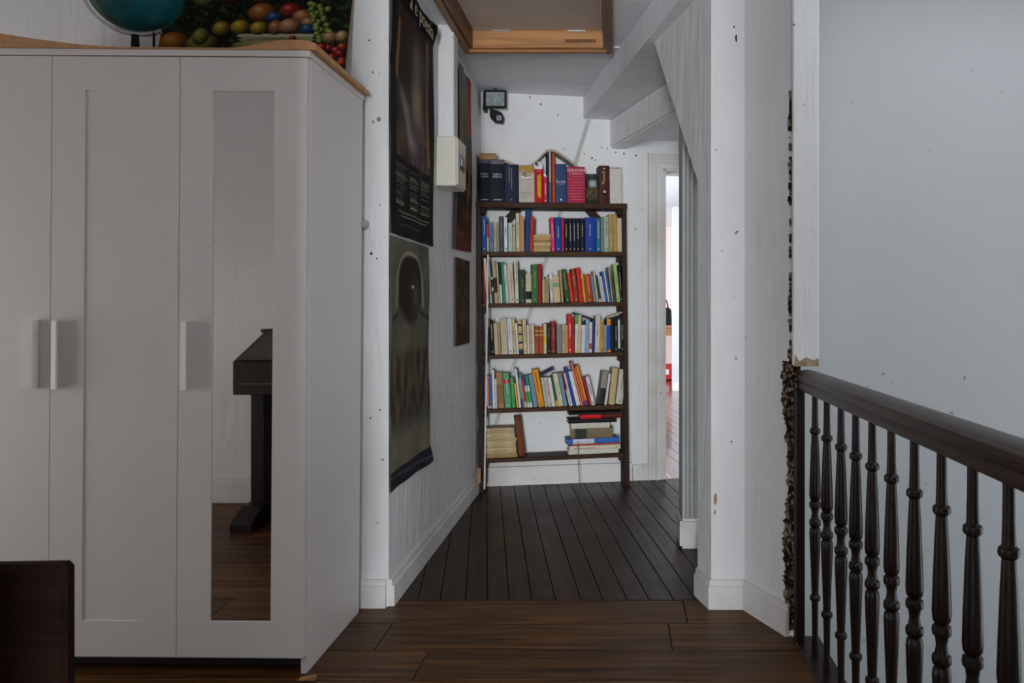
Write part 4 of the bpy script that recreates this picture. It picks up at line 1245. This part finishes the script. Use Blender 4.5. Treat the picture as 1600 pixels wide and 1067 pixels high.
R4 = '''
759 760.8 499 0 b49a74 tan n
763 767 497 -2.6 23241e black b.75-1:a08c62 n
767.8 772.2 500 -2.2 1c1d1c black b.0-.9:1c1d1c t:d8d8d4
773.4 779.2 505 -2.4 c4ae88 cream n
779.6 783.2 505 -2.6 a8926c tan n
784 794.4 498 -3 bcae94 wide_beige n
795 802.4 498 -3 c6cbd2 white-blue t:b03a30
802.8 807 498 -3 ceb878 yellow-cream t:5a5a50
807.6 810.8 505 -2.8 d6d4cc white n
811.4 818 501 -3 bc9c70 tan_navy-banded b.84-.90:1d2c44 b.57-.62:1d2c44 b.31-.37:1d2c44 b0-.14:22355a n
818.6 824 500 -2.4 ccbf96 cream t:4a5040
824.4 828 508 -1.4 ccc4b0 cream n
828.4 832.2 508 -1.4 c4ac92 cream_reddish t:b05a40
832.4 835.8 508 -1.4 d0c8b8 cream n
836.2 842.4 510 0 a04a26 rust_gold-banded b.80-.86:c09a58 b.66-.71:c09a58 n
842.8 849.2 510 0 a24c28 rust_gold-banded b.80-.86:c09a58 b.66-.71:c09a58 n
849.6 854.4 506 0 c8b88e cream b.35-.6:c8b040 n
855 861.2 505 0 2a2822 black t:80806a
861.6 868.4 502 0 8c2a28 dark_red t:c09088
870.2 878.8 508 0 7e8478 grey-green n
879.2 883 508 0 c8ac86 peach t:b85a40
883.4 887.6 508 0 b8976e tan n
888 893.6 490.5 0 c8362a tall_red t:e0d8d0
894 897.4 497.5 0 b81a22 red n
898 902.2 491.5 1 cfd0c4 cream_green-topped b.75-1:5a9a50 b.0-.06:d0c020 n
902.4 907.4 492 1 c2b496 beige n
908 914.4 502 .6 c8c8d0 lilac-white b.88-1:23252a n
914.8 920 499.5 .5 88b0c8 light_blue t:b84038
920.4 924.8 503 .5 d2c6ae cream b.12-.3:a84a24 n
925.2 928.8 500 .4 233c78 navy n
929.2 936.8 493.5 1.4 c6bfb6 white-grey t:8a5a5a
937.2 941.8 499 1 bf9440 golden t:2a3030
942.2 947.8 508 .4 7c8c98 blue-grey n
948.6 954.8 498 0 1f4a9a blue_orange-ended b.80-1:cc8a28 b.0-.07:cc8a28 n
955.4 960.4 496 0 17181a black n
960.8 965.4 496 0 17191b black t:a8aca8
965.8 969.6 494 0 1b1d1e black_white-striped b.1-.9:b8c0b4 n
970 975.8 493.5 0 151617 tall_black t:a8acb0
'''
R5 = '''
762 764.8 587 0 cf6a3a orange b.02-.08:c8c8b8 n
765.2 769 587 0 3868b0 blue b.02-.08:b8c0d0 n
770 774.2 578 -1.8 d8d4d2 white n
774.6 777.2 592 -1.6 d4d2d4 thin_white n
778.6 788.6 582 -4 a07a54 tan_faded b.15-.65:8a6844 n
789.4 799.4 583 -4 5c9a6e green_with_red_roundel b.70-.82:b82a30 t:d8d8d8
800.2 806 590.5 -3.4 3f9150 green t:88b870
807.6 810.2 599 -4.2 e0b020 thin_yellow n
811.2 814.6 576 -7 cfd0d4 tall_white n
815 817.6 591 -5 a8845c mixed-colour b.0-.3:2a3a50 n
818 820.2 584 -6.6 5aa0b8 light_blue n
820.8 824 592 -7 b03a2c red b.0-.2:d8b070 n
824.6 828 587 -7.4 cfd4d0 white_blue-topped b.68-1:1e3a8c b.15-.5:4a9a58 n
828.6 832.4 587 -7.6 d2d6d2 white_green-topped b.68-1:2f9050 b.15-.5:4a9a58 n
833.6 841 586 -8 6f8ea4 blue-grey n
842 851.4 578 -10.6 dd8a1c bright_orange t:2a1c10
852 856.8 590 -7.4 a8b0a4 grey-green n
857.2 862 590 -7.6 c6c2b6 off-white t:b83a30
862.6 868.4 590 -7.4 cfc8be white n
869.6 872.8 588 -8 25604e dark_green b.0-.2:e0b820 n
873.4 880.8 584 -9.8 cfc0a4 cream t:4a8a70
881.4 887.2 583 -9.8 6c8c9c blue-grey n
889.6 892 583 -11.6 8a2428 thin_dark_red b.0-.5:c8c8c8 n
892.4 895.4 583 -11.8 d0c4c0 thin_white n
896 900.2 575 -13.6 1f489c blue n
901 907.4 581 -13 d8d4ca white n
908.2 911 566 -17 cf7a78 pink n
911.6 915.4 574 -15 c8682a orange b.0-.12:9a2a40 n
916 919.6 571 -16 d08a44 orange b.0-.12:2a5a98 n
921.6 924.6 591 -11.6 b8202a red n
925 930.8 589 -10.2 c8cccc white t:23252a
934.4 943.4 581 7 8f887c grey_and_black b.0-.5:2a2422 n
944.2 948 584 6.6 c4c6c6 thin_white n
950.6 960 576 6 b8a276 tan_glossy n
961.4 972.4 578 6.6 bdbcae pale_grey t:4a3430
'''
stand_row(1, 0, R1, 'top board of the bookcase', 'books standing on the top board', .012)
stand_row(2, 1, R2, 'second board', 'books standing on the second board')
stand_row(3, 2, R3, 'third board', 'books standing on the third board')
stand_row(4, 3, R4, 'fourth board', 'books standing on the fourth board')
stand_row(5, 4, R5, 'fifth board', 'books standing on the fifth board')
# the one leather book on the lowest board
stand_row(6, 5, '811.2 821 652 -8 6d3a20 brown_leather b.93-.97:4a2616 b.0-.05:4a2616 n', 'lowest board', 'books on the lowest board')
BOOKS[(6, 0)][0]['label'] = 'brown leather book leaning on the stack of old paperbacks'

# lettering on the large spines
def spine_text(key, txt, size, hexs, fz, fx=.5, vert=0, y=-.0052):
    o, w, h = BOOKS[key]
    M = Matrix.Translation((w * fx, y, h * fz))
    if vert: M = M @ Matrix.Rotation(R(-90 * vert), 4, 'Y')
    lettering(txt, size, cover_mat(hexs), o, M @ FACE, 'spine_lettering')
spine_text((1, 0), 'Italiano', .017, 'c8c8c4', .66); spine_text((1, 0), 'Inglese', .017, 'c8c8c4', .60);
spine_text((1, 1), 'Inglese', .019, 'c8c8c4', .66); spine_text((1, 1), 'Italiano', .019, 'c8c8c4', .60);
def dash_lines(key, rows, hexs, vert=False, y=-.0047, seed=1):
    """lines of print too small to read: (centre, size, from, to) as fractions of the spine"""
    o, w, h = BOOKS[key]; r_ = random.Random(seed); m = MB()
    for c, sz, a, b_ in rows:
        q, e = (h * a, h * b_) if vert else (w * a, w * b_)
        while q < e:
            l = r_.uniform(.002, .0045)
            if vert: x0, x1, z0, z1 = w * c - sz / 2, w * c + sz / 2, q, q + l
            else: x0, x1, z0, z1 = q, min(q + l, e), h * c - sz / 2, h * c + sz / 2
            m.add([(x0, y, z0), (x1, y, z0), (x1, y, z1), (x0, y, z1)], [(0, 1, 2, 3)])
            q += l + r_.uniform(.0008, .0022)
    m.build('spine_print', cover_mat(hexs), o)['kind'] = 'stuff'
dash_lines((1, 0), [(.06, .006, .22, .82)], 'b8b49c'); dash_lines((1, 1), [(.06, .007, .2, .82)], 'b8b49c')
dash_lines((1, 2), [(.33, .007, .52, .93)], '8a7a78', True); dash_lines((1, 3), [(.26, .004, .1, .9), (.21, .004, .1, .85), (.15, .004, .1, .5)], '7a7068')
dash_lines((1, 4), [(.38, .010, .18, .82), (.58, .010, .14, .84)], 'e0c01c', True); dash_lines((1, 4), [(.94, .004, .25, .75)], 'd8a8a0')
spine_text((1, 10), 'Eureka', .022, 'd5d9e0', .55); dash_lines((1, 10), [(.485, .005, .15, .85)], 'c88080')
o_, w_, h_ = BOOKS[(1, 10)]
MB().lathe([(.0, 0), (.007, 0), (.007, .0008), (0, .0008)], 10, M=Matrix.Translation((w_ / 2, -.0046, h_ * .09)) @ Matrix.Rotation(R(90), 4, 'X')).build('emblem', cover_mat('d0d2d4'), o_)
spine_text((1, 11), 'GOLDONI', .0245, 'e6dede', .90); spine_text((1, 11), 'I capolavori', .018, 'd8c0c8', .815)
o_, w_, h_ = BOOKS[(1, 11)]
m = MB(); r_ = random.Random(2)
for k in range(9):
    z = h_ * (.72 - .078 * k); a = w_ * r_.uniform(.05, .2); b_ = w_ * r_.uniform(.8, .95)
    m.add([(a, -.0047, z), (b_, -.0047, z), (b_, -.0047, z + .0035), (a, -.0047, z + .0035)], [(0, 1, 2, 3)])
m.build('spine_print', cover_mat('c4687c'), o_)['kind'] = 'stuff'
spine_text((1, 13), 'Pascoli', .030, 'c9a868', .68, .45, 1)
o_, w_, h_ = BOOKS[(1, 13)]
MB().lathe([(.0, 0), (.015, 0), (.015, .0007), (0, .0007)], 14, M=Matrix.Translation((w_ * .52, -.0046, h_ * .26)) @ Matrix.Rotation(R(90), 4, 'X')).build('emblem', cover_mat('17110f'), o_)
MB().lathe([(.0, 0), (.009, 0), (.009, .0007), (0, .0007)], 14, M=Matrix.Translation((w_ * .52, -.0053, h_ * .31)) @ Matrix.Rotation(R(90), 4, 'X')).build('emblem', cover_mat('c8ab90'), o_)
MB().lathe([(.0, 0), (.005, 0), (.005, .0007), (0, .0007)], 10, M=Matrix.Translation((w_ * .5, -.0046, h_ * .92)) @ Matrix.Rotation(R(90), 4, 'X')).build('emblem', cover_mat('d8d4cc'), o_)
# picture on the spine of the small dark book
o_, w_, h_ = BOOKS[(1, 12)]
def scenep(s, t):
    img = np.ones(s.shape + (3,)) * hexc('20251f')
    img = mixc(img, hexc('5c7684'), smooth(-t, -.25, -.02) * .7 * (.6 + .4 * fbm(s, t, 2, 3, 61)))
    img = mixc(img, hexc('aab2b4'), np.exp(-(((s - .55) / .33) ** 4 + ((t - .33) / .14) ** 4)))
    img = mixc(img, hexc('7b6a4a'), smooth(t, .45, .55) * np.clip(.5 + .7 * fbm(s, t, 5, 4, 63), 0, 1))
    img = mixc(img, hexc('8a3a28'), np.exp(-(((s - .85) / .1) ** 2 + ((t - .55) / .06) ** 2)))
    return mixc(img, hexc('15140f'), smooth(t, .8, 1) * .7)
pm = print_mesh('spine_picture', w_ * .96, h_ * .97, 24, 50, scenep, M_PRINT, lambda s, t: (0 * s, -.0044 * np.sin(np.pi * s) ** .6 - .0006, 0 * s), o_, .0003)
pm.location = (w_ * .02, 0, h_ * .015)

# square card reading IL in front of the beige book
uc, zc = on_plane(821, 273, S, .004)
cd = empty('letter_card'); cd.matrix_world = S @ Matrix.Translation((uc, .002, zc)) @ Matrix.Rotation(R(33), 4, 'Y')
tag(cd, 'beige card with black letters IL hanging in front of a beige book', 'card')
MB().prism([(-.038, -.018), (.03, -.022), (.043, -.004), (.03, .024), (-.036, .02)], -.001, .001, 'y').build('sheet', simple('card_paper', 'b09a86', .6), cd)
lettering('IL', .042, M_BLACK, cd, Matrix.Translation((-.004, -.0016, 0)) @ FACE, 'card_lettering')
gl = [(.036 * math.cos(a), .018 * math.sin(a)) for a in [R(200) + R(140) * k / 8 for k in range(9)]]
b = MB(); vs = [(x, 0, z) for x, z in gl] + [(x * .75, 0, z * .55) for x, z in gl] + [(x, .001, z) for x, z in gl] + [(x * .75, .001, z * .55) for x, z in gl]
b.add(vs, [(i, i + 1, 10 + i, 9 + i) for i in range(8)] + [(18 + i, 27 + i, 28 + i, 19 + i) for i in range(8)])
uq, zq = on_plane(823.5, 280, S, .004)
b.v = [tuple(Vector((x, y - .006, z)) ) for x, y, z in b.v]
pl = b.build('sheet_curl', simple('white_paper', 'e4e4e2', .4), cd); pl.matrix_local = Matrix.Rotation(R(-33), 4, 'Y') @ Matrix.Translation((.006, .002, -.006))

# stacks of lying books
def lying(name, x0, x1, ya, yb, col, label, group, yo=.012, dep=.12, skew=0, deco=(), title=None, zbase=None, tilt=0, thick=None):
    """a book on its side, spine towards the corridor: px extent x0..x1, ya top, yb bottom"""
    u0, z1 = on_plane(x0, ya, S, yo); u1, z0 = on_plane(x1, yb, S, yo)
    u0b, z0b = on_plane(x0, yb, S, yo)
    z0 = zbase if zbase is not None else (z0 + z0b) / 2
    hgt = z1 - z0b - .0006
    if hgt < .003: hgt = .003
    if thick: hgt = thick
    o = empty('book')
    # local book: width w (thickness) along x, height along z; turned so that height runs along the shelf
    L_len = u1 - u0
    o.matrix_world = S @ Matrix.Translation((u1, yo, z0)) @ Matrix.Rotation(skew, 4, 'Z') @ Matrix.Rotation(tilt, 4, 'Y') @ Matrix.Rotation(R(-90), 4, 'Y')
    book_meshes(o, hgt, L_len, dep, col, hgt > .012, random.Random(int(x0 * 7 + ya)), deco, title, bool(title))
    tag(o, label, 'book', group)
    return z0 + hgt + .0008

z = SHELF_Z[1] + .0006
for k, (c, hh) in enumerate((('bda273', 5.2), ('b0925f', 4.2), ('c4ad82', 5.0), ('a67f4c', 3.4), ('bb9c68', 4.4), ('c0a878', 4.6))):
    yb = 393 - sum((5.2, 4.2, 5.0, 3.4, 4.4, 4.6)[:k]); 
    z = lying('book', 833.6 + (k % 2) * .8, 859.4 + (k % 3) * .5, yb - hh, yb, c, f'tan paperback lying {ORD[k]} from the bottom in the second board stack', 'stack of tan paperbacks on the second board', zbase=z)
z = SHELF_Z[5] + .0006
hs = (6.2, 3.4, 5.6, 5.4, 4.6, 6.0, 6.4, 3.2, 5.4)
cs = ('a08456', 'b39a70', 'c2ac84', 'b8a078', 'c6b28c', 'b89c6c', 'c4ae86', 'b59c74', 'b8a27c')
y = 716
for k, hh in enumerate(hs):
    z = lying('book', 760.6 + (k % 2) * .6, (808.5, 806.5, 806.5, 805.5, 805.5, 807, 804, 803, 803)[k], y - hh, y, cs[k], f'old tan paperback lying {ORD[k]} from the bottom in the lowest board stack', 'stack of old paperbacks on the lowest board', zbase=z, title='8a744e')
    y -= hh
z = SHELF_Z[5] + .0006
stack = ((888.5, 966.5, 7, 'c9c6b8', 'white paperback at the bottom of the right stack on the lowest board', ()),
         (889.5, 969, 8.2, 'cdc4b0', 'thick cream paperback second from the bottom of the right stack', ()),
         (892, 966, 3.4, 'a8442c', 'thin red-brown booklet third from the bottom of the right stack', ()),
         (885, 968, 9, '3468b4', 'blue folder with white label in the right stack', ((.48, .88, 'c4cad4'),)),
         (892.5, 957.5, 18, '7a6a50', 'thick olive-brown hardback in the right stack', ((.62, .92, '3c4a44'), (.66, .88, '5a5c48'))),
         (892, 952.5, 10, 'c6c2b2', 'cream book above the olive-brown hardback', ()),
         (888, 963.5, 7, '181816', 'black book under the red-labelled book', ()),
         (905.5, 972, 7.6, '5a1c18', 'dark red book with bright red label near the top of the right stack', ((.50, .98, 'c81e22'),)),
         (889, 975, 3.6, '24221c', 'thin black book on top of the right stack', ()))
y = 713.5
for x0, x1, hh, c, lb, dc in stack:
    z = lying('book', x0, x1, y - hh, y, c, lb, 'right stack on the lowest board', zbase=z, deco=dc, yo=.006 + random.uniform(0, .008), skew=random.uniform(-.03, .03), dep=.125, thick=hh / 73.8 * .252, title=('8a3a30' if c == 'cdc4b0' else None))
    y -= hh
# single books lying on top of rows
zt = on_plane(760, 248.2, S, .012)[1] + .003
lying('book', 749.5, 775.5, 238.4, 248.4, 'a07c56', 'tan paperback lying on the two navy dictionaries', 'books lying on other books', zbase=BOOKS[(1, 1)][2] + SHELF_Z[0] + .0015)
zr = SHELF_Z[3] + .0006
def tilted(x0, y0, x1, y1, th_px, col, label):
    a = on_plane(x0, y0, S, .02); c = on_plane(x1, y1, S, .02)
    d = math.atan2(c[1] - a[1], c[0] - a[0]); L_len = math.hypot(c[0] - a[0], c[1] - a[1])
    o = empty('book'); o.matrix_world = S @ Matrix.Translation((c[0], .03, c[1])) @ Matrix.Rotation(-d, 4, 'Y') @ Matrix.Rotation(R(-90), 4, 'Y')
    book_meshes(o, th_px * .0039, L_len, .09, col, False, random.Random(3), (), None, False)
    tag(o, label, 'book', 'books lying on other books')
tilted(895.5, 490, 928, 500.5, 2.4, '1b1a18', 'thin black book lying aslant on the fourth board row')
tilted(949, 497.5, 973.5, 488.5, 2.2, 'b8b49a', 'thin pale book lying aslant on the black books')
tilted(844, 588.5, 866, 577.5, 4, '1c2c4c', 'dark blue book lying aslant behind the orange book')

# thin worn boards leaning at the left end of the top board
lb = empty('leaning_board'); p_ = on_plane(743.6, 314, S, .01)
lb.matrix_world = S @ Matrix.Translation((p_[0], .01, SHELF_Z[0] + .001)) @ Matrix.Rotation(R(-3.6), 4, 'Y')
tag(lb, 'thin worn picture board leaning in the corner left of the dictionaries', 'board')
box('panel', -.006, -.001, 0, .12, 0, .325, simple('worn_board', '6a5648', .7, .2), lb)
box('backing', -.0005, .0035, .004, .118, .012, .30, simple('dark_backing', '221e1a', .7), lb)
box('edge_strip', -.0075, -.006, -.001, .006, .004, .322, simple('pale_edge', 'a89a88', .7), lb)

# bent grey-brown sheet behind the top row
pts_px = [(778, 247), (790, 250), (802, 255), (815, 258), (828, 257), (838, 250), (847, 240), (855, 233.5), (862, 232.5), (870, 235), (882, 243), (894, 252), (905, 260), (910, 266)]
b = MB(); vs = []
for x, yv in pts_px:
    a = on_plane(x, yv, S, .04)
    for yy in (.04, DEP + .010):
        for dz in (0, -.016): vs.append(S @ Vector((a[0], yy, a[1] + dz)))
fs = []
for k in range(len(pts_px) - 1):
    o = k * 4
    fs += [(o, o + 4, o + 6, o + 2), (o + 1, o + 3, o + 7, o + 5), (o, o + 1, o + 5, o + 4), (o + 2, o + 6, o + 7, o + 3)]
fs += [(0, 2, 3, 1), (len(vs) - 4, len(vs) - 3, len(vs) - 1, len(vs) - 2)]
cw = b.add(vs, fs).build('bent_sheet', simple('grey_card', 'a89c92', .6, .1), smooth=True)
tag(cw, 'bent grey-brown sheet bulging behind the books on the top board', 'sheet')
# wrench resting on the red book
wr2 = empty('wrench'); p_ = on_plane(844, 263, S, .03)
wr2.matrix_world = S @ Matrix.Translation((p_[0], .05, p_[1])) @ Matrix.Rotation(R(-35), 4, 'Y')
tag(wr2, 'steel open-ended wrench standing behind the red book', 'wrench')
head = []
for k in range(15):
    a = R(-60) + R(300) * k / 14
    a = R(120) + R(300) * k / 14
    head.append((.026 * math.cos(a), .02 + .026 * math.sin(a)))
head += [(-.001, .022), (-.010, .018)]
MB().prism([(-.024, .006), (-.012, -.008), (.012, -.008), (.024, .006), (.027, .022), (.020, .040), (.009, .044), (.011, .022), (.0, .014), (-.011, .022), (-.009, .044), (-.020, .040), (-.027, .022)], -.004, .004, 'y').build('jaw', M_STEEL, wr2)
box('shank', -.009, .009, -.003, .003, -.13, -.004, M_STEEL, wr2)

# ------------------------------------------------------------------ texts to meshes
bpy.context.view_layer.update()
dg = bpy.context.evaluated_depsgraph_get()
for o, parent, M, mat, name in TEXTS:
    me = bpy.data.meshes.new_from_object(o.evaluated_get(dg))
    me.name = name; me.materials.clear(); me.materials.append(mat)
    n_ = bpy.data.objects.new(name, me); COL.objects.link(n_)
    n_.parent = parent; n_.matrix_local = M
for o, *_ in TEXTS:
    cu = o.data; bpy.data.objects.remove(o); bpy.data.curves.remove(cu)
